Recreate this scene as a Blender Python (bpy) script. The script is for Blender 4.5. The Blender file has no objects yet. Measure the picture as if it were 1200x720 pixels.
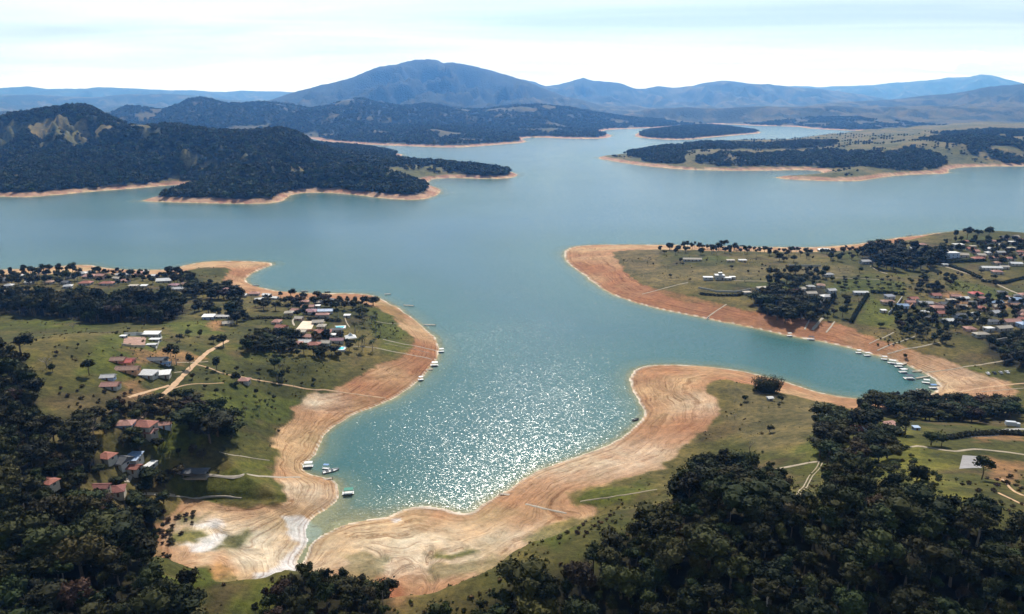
import bpy, bmesh, math, random
import numpy as np
from mathutils import Vector, Matrix

random.seed(7)
RNG = np.random.RandomState(7)
sc = bpy.context.scene
C = sc.collection

# ------------------------------------------------------------------ camera
CAM_H = 200.0
FPX = 857.0                     # focal length in pixels of the 1200 px wide photograph
HORIZON = 121.0
PITCH = math.atan((360 - HORIZON) / FPX)
cam = bpy.data.cameras.new('camera')
cam.sensor_width = 36.0
cam.lens = 36.0 * FPX / 1200.0
cam.clip_start = 1.0
cam.clip_end = 120000.0
camo = bpy.data.objects.new('camera', cam)
camo.location = (0, 0, CAM_H)
camo.rotation_euler = (math.pi / 2 - PITCH, 0, 0)
C.objects.link(camo)
sc.camera = camo

# ------------------------------------------------------------------ light
SUN_EL, SUN_AZ = math.radians(46), math.radians(1.5)      # azimuth from +Y, positive to the right
sun = bpy.data.lights.new('sun', 'SUN')
sun.energy = 5.0
sun.angle = math.radians(0.53)
sun.color = (1.0, 0.965, 0.91)
suno = bpy.data.objects.new('sun', sun)
sdir = Vector((math.sin(SUN_AZ) * math.cos(SUN_EL), math.cos(SUN_AZ) * math.cos(SUN_EL), math.sin(SUN_EL)))
suno.rotation_euler = sdir.to_track_quat('Z', 'Y').to_euler()
suno.location = (0, 0, 1500)
C.objects.link(suno)

world = bpy.data.worlds.new('World')
sc.world = world
world.use_nodes = True
wn, wl = world.node_tree.nodes, world.node_tree.links
wn.clear()
wo = wn.new('ShaderNodeOutputWorld')
wb = wn.new('ShaderNodeBackground'); wb.inputs['Strength'].default_value = 0.051
sky = wn.new('ShaderNodeTexSky'); sky.sky_type = 'NISHITA'; sky.sun_disc = False
sky.sun_elevation = SUN_EL; sky.sun_rotation = SUN_AZ
sky.altitude = 850; sky.air_density = 1.0; sky.dust_density = 0.6; sky.ozone_density = 1.5
tc = wn.new('ShaderNodeTexCoord')
sep = wn.new('ShaderNodeSeparateXYZ'); wl.new(tc.outputs['Generated'], sep.inputs[0])
def wmath(op, a, b=None, clamp=False):
    n = wn.new('ShaderNodeMath'); n.operation = op; n.use_clamp = clamp
    for k, v in enumerate((a, b)):
        if v is None: continue
        if isinstance(v, (int, float)): n.inputs[k].default_value = v
        else: wl.new(v, n.inputs[k])
    return n.outputs[0]
zz = wmath('ADD', wmath('MAXIMUM', sep.outputs['Z'], 0.0), 0.045)
cu = wmath('DIVIDE', sep.outputs['X'], zz); cv = wmath('DIVIDE', sep.outputs['Y'], zz)
cmb = wn.new('ShaderNodeCombineXYZ'); wl.new(cu, cmb.inputs[0]); wl.new(cv, cmb.inputs[1])
def wnoise(scale, detail, vec, dist=0.0, rough=0.55):
    n = wn.new('ShaderNodeTexNoise'); n.inputs['Scale'].default_value = scale
    n.inputs['Detail'].default_value = detail; n.inputs['Distortion'].default_value = dist
    n.inputs['Roughness'].default_value = rough
    wl.new(vec, n.inputs['Vector']); return n.outputs['Fac']
def wramp(fac, stops):
    r = wn.new('ShaderNodeValToRGB'); wl.new(fac, r.inputs[0])
    el = r.color_ramp.elements
    el[0].position, el[0].color = stops[0][0], (stops[0][1],) * 3 + (1,)
    el[1].position, el[1].color = stops[1][0], (stops[1][1],) * 3 + (1,)
    return r.outputs[0]
mp = wn.new('ShaderNodeMapping'); mp.inputs['Scale'].default_value = (0.35, 0.8, 1); mp.inputs['Location'].default_value = (3.3, 1.2, 0)
wl.new(cmb.outputs[0], mp.inputs[0])
streak = wramp(wnoise(0.55, 7, mp.outputs[0], 0.6), [(0.32, 0.26), (0.66, 1.0)])
# a thin veil looks denser towards the horizon, where one looks through more of it
veil = wmath('DIVIDE', 0.30, wmath('ADD', wmath('MAXIMUM', sep.outputs['Z'], 0.0), 0.30))
# one small heap cloud low over the mountains at the right
hu = wmath('DIVIDE', sep.outputs['X'], wmath('MAXIMUM', sep.outputs['Y'], 0.05)); hv = wmath('DIVIDE', sep.outputs['Z'], wmath('MAXIMUM', sep.outputs['Y'], 0.05))
hq = wmath('ADD', wmath('POWER', wmath('DIVIDE', wmath('SUBTRACT', hu, 0.565), 0.085), 2.0), wmath('POWER', wmath('DIVIDE', wmath('SUBTRACT', hv, 0.053), 0.012), 2.0))
hcm = wn.new('ShaderNodeCombineXYZ'); wl.new(hu, hcm.inputs[0]); wl.new(wmath('MULTIPLY', hv, 2.2), hcm.inputs[1])
heap = wramp(wmath('SUBTRACT', wmath('ADD', wnoise(26.0, 6, hcm.outputs[0]), 0.16), wmath('MULTIPLY', hq, 0.20)), [(0.46, 0), (0.56, 0.9)])
CLOUD_LINK = wmath('MAXIMUM', wmath('MULTIPLY', streak, veil), heap)
mixc = wn.new('ShaderNodeMix'); mixc.data_type = 'RGBA'
wl.new(CLOUD_LINK, mixc.inputs['Factor'])
wl.new(sky.outputs[0], mixc.inputs['A'])
mixc.inputs['B'].default_value = (15.2, 17.6, 18.8, 1)
wl.new(mixc.outputs['Result'], wb.inputs['Color'])
wl.new(wb.outputs[0], wo.inputs['Surface'])

# ------------------------------------------------------------------ exposure
vs = sc.view_settings
vs.view_transform = 'Standard'; vs.look = 'None'; vs.exposure = 0.6; vs.gamma = 1.0
vs.use_curve_mapping = False
sc.cycles.use_denoising = True
sc.cycles.max_bounces = 5
sc.cycles.diffuse_bounces = 2
sc.cycles.glossy_bounces = 2
sc.cycles.transparent_max_bounces = 8
sc.cycles.volume_bounces = 0
sc.cycles.caustics_reflective = False
sc.cycles.caustics_refractive = False

# ------------------------------------------------------------------ pixel helpers
cp, sp = math.cos(PITCH), math.sin(PITCH)
def ray(px, py):
    dx = (px - 600.0) / FPX; dy = (360.0 - py) / FPX
    return np.array([dx, cp + dy * sp, -sp + dy * cp])
def on_plane(px, py, z=0.0):
    r = ray(px, py); t = (z - CAM_H) / min(r[2], -1e-4)
    return (r[0] * t, r[1] * t)
def poly_plane(pts, z=0.0):
    return np.array([on_plane(x, y, z) for x, y in pts])

# ------------------------------------------------------------------ numpy noise
_perm = RNG.permutation(256); _perm = np.concatenate([_perm, _perm, _perm])
_grad = np.array([[math.cos(a), math.sin(a)] for a in np.arange(16) * math.pi / 8])
def perlin(x, y):
    xi = np.floor(x).astype(np.int64); yi = np.floor(y).astype(np.int64)
    xf = x - xi; yf = y - yi
    xi &= 255; yi &= 255
    def g(ix, iy, fx, fy):
        h = _perm[_perm[ix & 255] + (iy & 255)] & 15
        return _grad[h, 0] * fx + _grad[h, 1] * fy
    u = xf * xf * xf * (xf * (xf * 6 - 15) + 10); v = yf * yf * yf * (yf * (yf * 6 - 15) + 10)
    a = g(xi, yi, xf, yf); b = g(xi + 1, yi, xf - 1, yf)
    c = g(xi, yi + 1, xf, yf - 1); d = g(xi + 1, yi + 1, xf - 1, yf - 1)
    return ((a + (b - a) * u) * (1 - v) + (c + (d - c) * u) * v) * 1.5
def fbm(x, y, scale, octaves=4, gain=0.5, seed=0.0):
    x = x / scale + seed * 17.31; y = y / scale - seed * 9.17
    s = 0; a = 1.0; t = 0
    for _ in range(octaves):
        s = s + a * perlin(x, y); t += a; a *= gain; x = x * 2.03 + 11.1; y = y * 2.03 - 7.7
    return s / t
def ridged(x, y, scale, octaves=4, seed=0.0):
    x = x / scale + seed * 17.31; y = y / scale - seed * 9.17
    s = 0; a = 1.0; t = 0
    for _ in range(octaves):
        s = s + a * (1 - np.abs(perlin(x, y)) * 2); t += a; a *= 0.5; x = x * 2.07 + 5.1; y = y * 2.07 - 3.7
    return s / t
def sstep(a, b, x):
    t = np.clip((x - a) / (b - a), 0, 1); return t * t * (3 - 2 * t)

def dist_poly(X, Y, P, closed=True):
    """unsigned distance to a polyline and inside flag (even-odd) for float arrays X, Y"""
    n = len(P); D = np.full(X.shape, 1e18, np.float32); ins = np.zeros(X.shape, bool)
    Xf = X.astype(np.float32); Yf = Y.astype(np.float32)
    for i in range(n if closed else n - 1):
        ax, ay = P[i]; bx, by = P[(i + 1) % n]
        ex, ey = bx - ax, by - ay; L2 = ex * ex + ey * ey + 1e-9
        t = np.clip(((Xf - ax) * ex + (Yf - ay) * ey) / L2, 0, 1)
        dd = (Xf - ax - t * ex) ** 2 + (Yf - ay - t * ey) ** 2
        np.minimum(D, dd, out=D)
        if ay != by:
            c = ((ay > Yf) != (by > Yf)) & (Xf < (bx - ax) * (Yf - ay) / (by - ay) + ax)
            ins ^= c
    return np.sqrt(D), ins
def dist_fast(X, Y, P, closed=True):
    """same, for scattered big arrays in chunks"""
    D = np.empty(X.shape, np.float32); I = np.empty(X.shape, bool)
    for s in range(0, len(X), 20000):
        D[s:s + 20000], I[s:s + 20000] = dist_poly(X[s:s + 20000], Y[s:s + 20000], P, closed)
    return D, I
def smooth_poly(P, it=1):
    for _ in range(it):
        Q = []
        n = len(P)
        for i in range(n):
            a = P[i]; b = P[(i + 1) % n]
            Q.append(a * 0.75 + b * 0.25); Q.append(a * 0.25 + b * 0.75)
        P = np.array(Q)
    return P

# ------------------------------------------------------------------ shorelines traced on the water plane
FULL = 7.0      # metres between the low water of the photograph and the grass line
shore_near = [(-700, 330), (-200, 320), (0, 316.5), (30, 315), (60, 313), (90, 310.5), (108, 311), (125, 315), (165, 317), (200, 316),
 (225, 309), (245, 306.5), (270, 306), (300, 306.5), (324, 309), (305, 316), (292, 322), (286, 329), (296, 335), (312, 339),
 (330, 342), (350, 343.5), (385, 344), (420, 344), (438, 347), (452, 353), (468, 362), (484, 374), (500, 388), (511, 398), (515, 408),
 (512, 418), (506, 429), (497, 441), (484, 452), (468, 463), (452, 470.5), (436, 478), (420, 484), (404, 492), (390, 500),
 (378, 510), (374, 520), (373, 531), (363, 540), (353, 545), (352, 550), (361, 556), (380, 560), (394, 565), (398, 575),
 (394, 585), (384, 595), (371, 603), (363, 610), (358, 618), (357, 628), (360, 636), (357, 645), (351, 654), (349, 661), (355, 663),
 (359, 656), (363, 646), (366, 636), (376, 628), (392, 620), (410, 612.5), (430, 609.5), (452, 607), (466, 601), (480, 595),
 (500, 594), (520, 597), (540, 602.5), (553, 602), (561, 596), (575, 586), (590, 577), (607, 566), (620, 557), (640, 548),
 (662, 540.5), (690, 532), (716, 521), (736, 510), (748, 497), (755, 485), (751, 472), (742, 460), (738, 448), (740, 436), (752, 430),
 (775, 427), (800, 428), (840, 431), (870, 435), (900, 442), (930, 450.5), (955, 459), (985, 466), (1015, 469), (1045, 469), (1075, 466),
 (1094, 461), (1099, 455), (1097, 447), (1088, 440), (1075, 433), (1060, 426), (1040, 420), (1015, 414), (990, 406), (960, 399.5), (925, 393.5),
 (890, 386), (860, 380), (830, 374), (800, 368), (770, 362), (742, 354), (716, 345), (697, 333), (683, 321), (668, 311), (660, 301),
 (663, 292), (680, 287.5), (720, 287), (780, 287), (860, 289), (900, 290), (960, 290), (1000, 287), (1020, 284), (1050, 279), (1080, 276),
 (1105, 272.5), (1130, 271), (1160, 272), (1200, 274), (1500, 276), (2100, 280)]
grass_near = [(-700, 344), (-200, 332), (0, 326), (60, 321), (108, 319), (160, 325), (205, 323), (222, 316), (245, 313), (270, 314), (262, 322), (264, 330),
 (272, 338), (290, 346), (330, 350), (380, 351), (415, 354), (435, 358), (457, 369), (472, 383), (484, 397), (482, 410), (470, 421),
 (450, 426), (430, 435), (408, 450), (385, 460), (362, 459), (345, 478), (333, 503), (323, 525), (319, 542), (323, 556), (334, 574), (334, 588),
 (310, 591), (275, 594), (250, 589), (228, 584), (205, 594), (190, 610), (185, 640), (178, 668), (200, 672), (232, 664), (255, 680), (262, 700), (296, 712), (335, 700), (352, 692), (395, 686), (435, 697),
 (455, 726), (495, 726), (520, 704), (562, 688), (600, 672), (625, 655), (655, 630), (690, 618), (700, 600), (672, 588), (690, 572), (720, 565), (765, 553), (790, 535), (803, 518),
 (830, 499), (846, 480), (836, 466), (826, 453), (834, 445.5), (856, 446), (886, 453), (918, 460), (940, 467), (975, 475), (1012, 481), (1050, 482), (1090, 477), (1140, 472), (1190, 468), (1192, 452),
 (1160, 440), (1135, 430), (1105, 420), (1070, 411), (1052, 404), (1020, 394), (997, 384), (975, 378), (940, 375), (905, 370), (873, 363), (843, 356),
 (785, 341), (757, 336), (741, 326), (725, 308), (716, 297), (722, 294), (771, 292.5), (870, 295), (960, 296), (1005, 293), (1035, 288), (1075, 282), (1110, 278), (1150, 277), (1200, 279),
 (1500, 281), (2100, 286)]
P_near = smooth_poly(np.vstack([poly_plane(shore_near), [[1500, -400], [-1500, -400]]]))
P_grass = smooth_poly(np.vstack([poly_plane(grass_near, FULL), [[1490, -390], [-1490, -390]]]))


shore_C = [(-500, 229), (0, 230), (30, 231.5), (60, 229), (100, 225), (140, 222), (175, 219.5), (205, 216.5), (228, 217), (224, 222), (200, 228), (172, 234), (164, 235.5), (178, 236.5), (230, 238),
 (285, 239), (325, 238), (333, 233), (342, 228), (360, 225.5), (395, 226.5), (420, 229), (445, 232), (470, 234), (496, 234), (509, 230), (518, 225), (512, 220.5),
 (500, 217), (500, 212), (512, 209), (540, 208.5), (565, 209.5), (588, 209.5), (600, 208), (607, 205), (598, 201.5), (560, 198), (520, 195), (492, 193), (476, 191), (466, 185), (472, 181.5),
 (463, 180), (440, 176), (410, 173.5), (370, 171), (300, 171), (100, 172), (-500, 172)]
shore_E = [(699, 185), (712, 188), (750, 194), (800, 199), (850, 200), (900, 200), (940, 199), (962, 200.5), (968, 203.5), (940, 207), (904, 208), (925, 210.5), (980, 212.5), (1010, 212), (1025, 209), (1045, 206.5), (1070, 204.5), (1113, 203.5),
 (1108, 200), (1118, 196.5), (1160, 195), (1200, 195), (1500, 196), (1500, 150), (1200, 151), (1100, 153), (1050, 156), (1000, 159), (950, 162), (905, 166.5), (850, 169), (800, 171), (765, 174), (735, 181), (715, 183)]
shore_D = [(746, 161), (765, 163), (800, 164.5), (840, 160.5), (870, 158), (895, 156), (880, 152.5), (850, 150.5), (800, 150), (760, 153), (745, 157)]
shore_F = [(-500, 160), (300, 160.5), (365, 162), (380, 166), (410, 168), (440, 170), (480, 171.5), (520, 173), (550, 172.5), (590, 169), (619, 167), (608, 162.5), (630, 161), (660, 162.5), (690, 163), (712, 162), (718, 158.5),
 (700, 155), (712, 152), (760, 150.2), (800, 148.5), (835, 145.5), (860, 146), (885, 147.5), (935, 148.5), (950, 151), (1000, 153.5), (1050, 153), (1110, 149), (1250, 147), (1500, 147)]
P_C = smooth_poly(poly_plane(shore_C)); P_E = smooth_poly(poly_plane(shore_E)); P_D = smooth_poly(poly_plane(shore_D))
F_pts = poly_plane(shore_F)
P_F = smooth_poly(np.vstack([F_pts, [[60000, 9000], [90000, 90000], [-90000, 90000], [-60000, 9000]]]))

# crest lines traced from the photograph: (x, y) in the photo, distance Y in metres, depth of front and back slopes
RIDGES = [
 # forested hill of the left peninsula
 (dict(xs=[-400, 0, 40, 65, 90, 112, 132, 152, 175, 210, 250, 290, 330, 350, 366, 385, 420, 450, 475],
       ys=[152, 144, 139, 135, 132, 137, 148, 154, 155, 156, 163, 164, 160, 166, 176, 188, 197, 201, 205],
       D=[2900, 2700, 2600, 2600, 2600, 2560, 2500, 2450, 2380, 2320, 2280, 2250, 2230, 2210, 2200, 2180, 2150, 2120, 2100]), 520, 600),
 # wooded point in front of it
 (dict(xs=[255, 270, 290, 320, 350, 420, 470, 500], ys=[224, 217, 210, 203, 203, 208, 213, 220], D=[1690, 1700, 1710, 1730, 1750, 1760, 1770, 1780]), 110, 260),
 # hill left of the main mountain and the long wooded foot of it
 (dict(xs=[-400, 80, 140, 180, 205, 222, 236, 250, 266, 285, 310, 345, 365, 385, 400, 420, 440, 470, 500, 540, 570, 600, 640, 680, 720, 760],
       ys=[160, 150, 144, 139, 130, 123, 120.5, 123, 127, 126, 124, 127, 132, 129, 123, 120, 125, 129, 126, 130, 134, 128, 127, 135, 141, 147],
       D=[6000, 6000, 6000, 5900, 5800, 5700, 5700, 5700, 5700, 5800, 5900, 6000, 6000, 6000, 6000, 6000, 6000, 6200, 6200, 6300, 6400, 6400, 6500, 6600, 6800, 7000]), 1000, 900),
 # main mountain
 (dict(xs=[240, 290, 318, 345, 375, 400, 425, 445, 462, 480, 500, 510, 520, 530, 545, 560, 580, 600, 618, 640, 660, 690, 720, 760, 800, 860],
       ys=[140, 127, 120, 111, 103, 97, 88, 81, 78, 74, 71, 72, 76.5, 76, 78, 81, 86, 92, 98, 107, 114, 122, 129, 133, 138, 145],
       D=[9000, 9200, 9400, 9600, 9700, 9800, 9900, 9950, 10000, 10000, 10000, 10000, 10000, 10100, 10200, 10300, 10300, 10200, 10100, 10000, 9900, 9800, 9700, 9500, 9300, 9000]), 2300, 2500),
 # shoulder behind it and the pointed range to the right
 (dict(xs=[560, 590, 608, 625, 640, 655, 668, 683, 695, 712, 725, 740, 755, 770, 790, 812, 830, 845, 860, 880, 905, 930, 960, 1000, 1040, 1090],
       ys=[100, 95, 95, 98, 103, 101, 97, 93.5, 97, 98, 99, 105, 106, 103, 104, 102, 98.5, 97, 97.5, 99.5, 101, 104, 106, 111, 118, 126],
       D=[14000] * 12 + [14500] * 8 + [15000] * 6), 3000, 3000),
 # right foothills
 (dict(xs=[900, 960, 1010, 1050, 1080, 1110, 1140, 1160, 1180, 1200, 1300, 1500], ys=[132, 124, 121, 118, 115, 113, 107, 104, 103, 102, 98, 100],
       D=[9500, 10000, 10500, 10500, 10500, 10500, 10500, 10300, 10200, 10000, 9800, 9800]), 2400, 2500),
 # low hills on the right behind the bright channel
 (dict(xs=[740, 800, 850, 900, 940, 980, 1020, 1060, 1100, 1150, 1200, 1300, 1500], ys=[137, 133, 130, 128, 131, 127, 129, 127, 131, 129, 127, 126, 126],
       D=[8200, 8000, 7800, 7800, 7800, 7900, 8000, 8000, 7900, 7800, 7700, 7600, 7600]), 700, 1200),
 # far range at the left
 (dict(xs=[-400, -60, 0, 30, 55, 80, 100, 115, 135, 165, 200, 230, 250, 265, 290, 330, 380], ys=[108, 105, 104.5, 102, 105, 105.5, 105.5, 103.5, 104, 105.5, 107, 107, 109, 109, 108, 109, 110],
       D=[19000] * 17), 4500, 5000),
 (dict(xs=[-400, 60, 110, 150, 190, 230, 270, 330, 400], ys=[112, 114, 116, 113, 112, 114, 119, 122, 122], D=[13500] * 9), 2600, 2600),
 # far range at the right with the pale high mountain
 (dict(xs=[640, 745, 780, 860, 930, 960, 990, 1020, 1045, 1070, 1095, 1115, 1135, 1150, 1165, 1185, 1200, 1250, 1400], ys=[110, 109, 106, 106, 102, 103, 102, 101, 99, 97, 95, 92.5, 91, 88, 90, 95, 99, 104, 108],
       D=[21500] * 19), 5000, 5500),
]

# ------------------------------------------------------------------ terrain grid: rings round the point below the camera
AZ = np.radians(np.linspace(-57, 57, 660))
dl = [105.0]
while dl[-1] < 33000:
    d = dl[-1]; dl.append(d + max(1.5, min(0.0075 * d, d * d * 8e-6)))
DI = np.array(dl); NA, ND = len(AZ), len(DI)
XX = (DI[:, None] * np.sin(AZ)[None, :]).ravel(); YY = (DI[:, None] * np.cos(AZ)[None, :]).ravel()

def at_px(px, py, z=0.0): return on_plane(px, py, z)
BUMPS = []      # (x, y, height, rx, ry) gentle local hills on the near land
def bump(px, py, z, h, rx, ry=None):
    x, y = on_plane(px, py, z); BUMPS.append((x, y, h, rx, ry or rx))
bump(-60, 560, 15, 38, 130, 160)
bump(60, 760, 15, 30, 120, 90)
bump(1120, 700, 30, 34, 190, 80)
bump(860, 760, 30, 26, 150, 75)
bump(1190, 560, 20, 16, 90, 70)
bump(1010, 560, 15, 8, 60, 60)
bump(60, 430, 12, 10, 150, 110)
bump(1130, 285, 10, 10, 160, 120)
bump(1180, 300, 10, 8, 200, 160)
bump(90, 470, 12, 10, 60, 60)

# eroded channels: line in the photo, depth and half width in metres
GULLIES = [([(506, 643), (501, 655), (500, 668), (507, 682), (503, 705)], 1.6, 2.0), ([(540, 640), (520, 648), (505, 650)], 1.0, 1.8), ([(480, 668), (465, 675), (452, 688)], 1.3, 2.0), ([(205, 587), (235, 589), (260, 592), (300, 594), (335, 590)], 1.8, 2.2),
           ([(352, 652), (350, 668), (335, 676), (312, 680), (280, 690)], 1.6, 4.0), ([(345, 612), (335, 602), (315, 598)], .9, 3.0), ([(740, 520), (760, 510), (770, 498)], 1.2, 2.0), ([(690, 555), (720, 545), (740, 540)], .9, 2.0), ([(800, 470), (785, 460), (770, 452)], 1.0, 2.0), ([(370, 480), (390, 478), (410, 475)], 1.1, 2.0),
           ([(470, 440), (450, 443), (430, 447)], 1.0, 2.2), ([(360, 505), (350, 512), (340, 520)], 1.0, 1.8), ([(560, 640), (585, 632), (605, 620)], .9, 2.2), ([(420, 640), (440, 646), (452, 660)], .9, 2.0), ([(250, 620), (275, 640), (300, 650)], 1.2, 2.4), ([(1130, 440), (1105, 445), (1100, 450)], .9, 2.2), ([(1160, 452), (1130, 452), (1105, 455)], .9, 2.5)]
def terrain_height(X, Y):
    d = np.hypot(X, Y); Z = np.full(X.shape, -30.0); BE = np.zeros(X.shape); LAND = np.zeros(X.shape, np.int8)
    DS = np.full(X.shape, -1000.0)
    # near land
    m = d < 2000
    x, y = X[m], Y[m]
    wx = fbm(x, y, 24, 3, seed=1) * 2.2; wy = fbm(x, y, 24, 3, seed=2) * 2.2
    ds, ins = dist_fast(x + wx, y + wy, P_near); dg, ing = dist_fast(x + wx * 2.2, y + wy * 2.2, P_grass)
    ing &= ins
    zb = FULL * (ds / (ds + dg + 1e-3))
    zb = zb + fbm(x, y, 30, 4, seed=3) * 0.7 * np.minimum(ds / 25, 1) * np.minimum(dg / 8, 1)
    terr = 0.8; zb = zb + np.sin(zb * 2 * math.pi / terr) * 0.10 * np.minimum(ds / 15, 1)      # little wave-cut steps
    ix, iy = on_plane(395, 612); shal = 1 - .82 * np.exp(-((x - ix) / 34) ** 2 - ((y - iy) / 30) ** 2)
    rise = 9 * (1 - np.exp(-dg / 90.0)) + fbm(x, y, 120, 4, seed=4) * 3.0 * np.minimum(dg / 60, 1) + fbm(x, y, 25, 3, seed=5) * 0.5 * np.minimum(dg / 20, 1)
    for bx, by, bh, rx, ry in BUMPS:
        rise = rise + bh * np.exp(-(((x - bx) / rx) ** 2 + ((y - by) / ry) ** 2)) * np.minimum(dg / 40, 1)
    z = np.where(ins, np.where(ing, FULL + rise, zb), -np.minimum(ds * 0.11 * shal + 0.02, 25))
    for gp, gd, gw in GULLIES:
        gdist, _ = dist_fast(x + wx * .7, y + wy * .7, np.array([on_plane(a, b_, 4.0) for a, b_ in gp]), closed=False)
        z = np.where(ins, np.maximum(z - gd * np.exp(-(gdist / gw) ** 2) * np.minimum(ds / 12, 1), .12), z)
    Z[m] = z; DS[m] = np.where(ins, ds, -ds); LAND[m] = np.where(ins, 1, 0)
    BE[m] = np.where(ins, np.where(ing, dg, -dg), -999)
    # far lands
    m = d > 1150
    x, y = X[m], Y[m]
    ridge = np.zeros(x.shape)
    u = x / y
    for k, (r, wf, wb_) in enumerate(RIDGES):
        dirs = np.array([ray(px, py) for px, py in zip(r['xs'], r['ys'])])
        us = dirs[:, 0] / dirs[:, 1]; sl = dirs[:, 2] / dirs[:, 1]; Ds = np.array(r['D'], float)
        Dc = np.interp(u, us, Ds); Hc = np.maximum(CAM_H + Dc * np.interp(u, us, sl), 0)
        Hc = Hc * (1 + (.022 * fbm(u * 1000, u * 0 + k * 37.0, 26, 3, seed=2) + .02 * fbm(u * 1000, u * 0 + k * 11.0, 9, 2, seed=4)) * (wf > 800))
        Hc = Hc * np.clip(1 - np.maximum(us[0] - u, u - us[-1]) * 12, 0, 1)
        t = (y - Dc) / np.where(y < Dc, wf, wb_)
        gul = ridged(x + fbm(x, y, wf * .5, 2, seed=5) * wf * .15, y * .6, wf * 0.32, 5, seed=k + 3.3) - 0.78
        prof = np.exp(-np.abs(t) ** 1.5 * 1.3) * (1 + 1.25 * gul * sstep(0.03, 0.45, np.abs(t)) + 0.035 * fbm(x, y, wf * .25, 3, seed=k + 20.5))
        ridge = np.maximum(ridge, Hc * np.clip(prof, 0, 1.03)) + 0.06 * np.minimum(ridge, Hc * np.clip(prof, 0, 1.03)) * 0
    Zf = Z[m]; DSf = DS[m]; Lf = LAND[m]; Bf = BE[m]
    for code, P in ((2, P_C), (3, P_E), (4, P_D), (5, P_F)):
        sel = (y > 1300)
        wx = fbm(x, y, 70, 3, seed=6) * 7; wy = fbm(x, y, 70, 3, seed=7) * 7
        ds = np.full(x.shape, 1e4, np.float32); ins = np.zeros(x.shape, bool)
        ds[sel], ins[sel] = dist_fast((x + wx)[sel], (y + wy)[sel], P)
        full = {2: 20.0, 3: 22.0, 4: 20.0, 5: 32.0}[code] * (1 + 0.9 * fbm(x, y, 160, 3, seed=19))
        zb = FULL * np.minimum(ds / full, 1.0)
        if code == 2: land = 12 * sstep(20, 120, ds) + ridge * sstep(15, 130, ds) + (fbm(x, y, 260, 4, seed=8) * 20 + fbm(x, y, 90, 3, seed=18) * 9) * sstep(40, 300, ds) * sstep(0.0, -0.25, x / y) * (1 - .75 * sstep(30, 90, ridge))
        elif code == 3: land = 8 * sstep(20, 120, ds) + (16 + fbm(x, y, 420, 4, seed=9) * 22 + 30 * sstep(2000, 2900, y) * sstep(0.35, 0.62, u)) * sstep(20, 260, ds)
        elif code == 4: land = 22 * sstep(20, 250, ds)
        else: land = 12 * sstep(30, 200, ds) + ridge * sstep(30, 500, ds) + (26 + fbm(x, y, 800, 5, seed=10) * 110 + (ridged(x, y, 1300, 5, seed=2) - .3) * 60) * sstep(100, 900, ds) * (1 - .85 * sstep(40, 160, ridge))
        zin = zb + land
        Zf = np.where(ins, np.maximum(zin, 0.05), np.maximum(Zf, -np.minimum(ds * 0.06 + 0.02, 30)) if code == 2 else np.where(Lf > 0, Zf, np.maximum(Zf, -np.minimum(ds * 0.06 + 0.02, 30))))
        DSf = np.where(ins, ds, DSf); Bf = np.where(ins, ds - full, Bf); Lf = np.where(ins, code, Lf)
    Z[m] = Zf; DS[m] = DSf; LAND[m] = Lf; BE[m] = Bf
    return Z, DS, BE, LAND

ZZ, DSH, BEA, LAND = terrain_height(XX, YY)
ZG = ZZ.reshape(ND, NA)
LOGI = None
def ground_z(x, y):
    """height of the built terrain mesh at points (bilinear in the ring grid)"""
    x = np.atleast_1d(np.asarray(x, float)); y = np.atleast_1d(np.asarray(y, float))
    d = np.clip(np.hypot(x, y), DI[0], DI[-2]); a = np.arctan2(x, y)
    j = np.clip(np.searchsorted(DI, d) - 1, 0, ND - 2); tj = (d - DI[j]) / (DI[j + 1] - DI[j])
    fi = np.clip((a - AZ[0]) / (AZ[1] - AZ[0]), 0, NA - 1.001); i = fi.astype(int); ti = fi - i
    return (ZG[j, i] * (1 - ti) + ZG[j, i + 1] * ti) * (1 - tj) + (ZG[j + 1, i] * (1 - ti) + ZG[j + 1, i + 1] * ti) * tj
_marchd = np.exp(np.linspace(math.log(110), math.log(9000), 1500))
def pick(px, py):
    """world point on the terrain (or water) seen at a pixel of the photograph"""
    r = ray(px, py); h = math.hypot(r[0], r[1]); t = _marchd / h
    x, y, z = r[0] * t, r[1] * t, CAM_H + r[2] * t
    g = np.maximum(ground_z(x, y), 0.0); below = np.nonzero(z < g)[0]
    if len(below) == 0: return Vector((x[-1], y[-1], g[-1]))
    k = below[0]
    if k == 0: return Vector((x[0], y[0], g[0]))
    a0 = z[k - 1] - g[k - 1]; a1 = g[k] - z[k]; f = a0 / (a0 + a1 + 1e-9)
    X = x[k - 1] + (x[k] - x[k - 1]) * f; Y = y[k - 1] + (y[k] - y[k - 1]) * f
    return Vector((X, Y, max(float(ground_z(X, Y)[0]), 0.0)))
def gz(x, y): return float(ground_z(x, y)[0])
#@@SECTION ground
# ------------------------------------------------------------------ material helpers
MATS = {}
def nodes_of(m):
    m.use_nodes = True; nt = m.node_tree; nt.nodes.clear()
    out = nt.nodes.new('ShaderNodeOutputMaterial'); b = nt.nodes.new('ShaderNodeBsdfPrincipled')
    nt.links.new(b.outputs[0], out.inputs['Surface']); return nt, b, out
def N(nt, kind, **kw):
    n = nt.nodes.new(kind)
    for k, v in kw.items():
        if k in n.inputs.keys():
            if hasattr(v, 'is_output') or isinstance(v, bpy.types.NodeSocket): nt.links.new(v, n.inputs[k])
            else: n.inputs[k].default_value = v
        else: setattr(n, k, v)
    return n
def mth(nt, op, a, b=None, c=None, clamp=False):
    n = nt.nodes.new('ShaderNodeMath'); n.operation = op; n.use_clamp = clamp
    for k, v in enumerate((a, b, c)):
        if v is None: continue
        if isinstance(v, (int, float)): n.inputs[k].default_value = v
        else: nt.links.new(v, n.inputs[k])
    return n.outputs[0]
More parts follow.
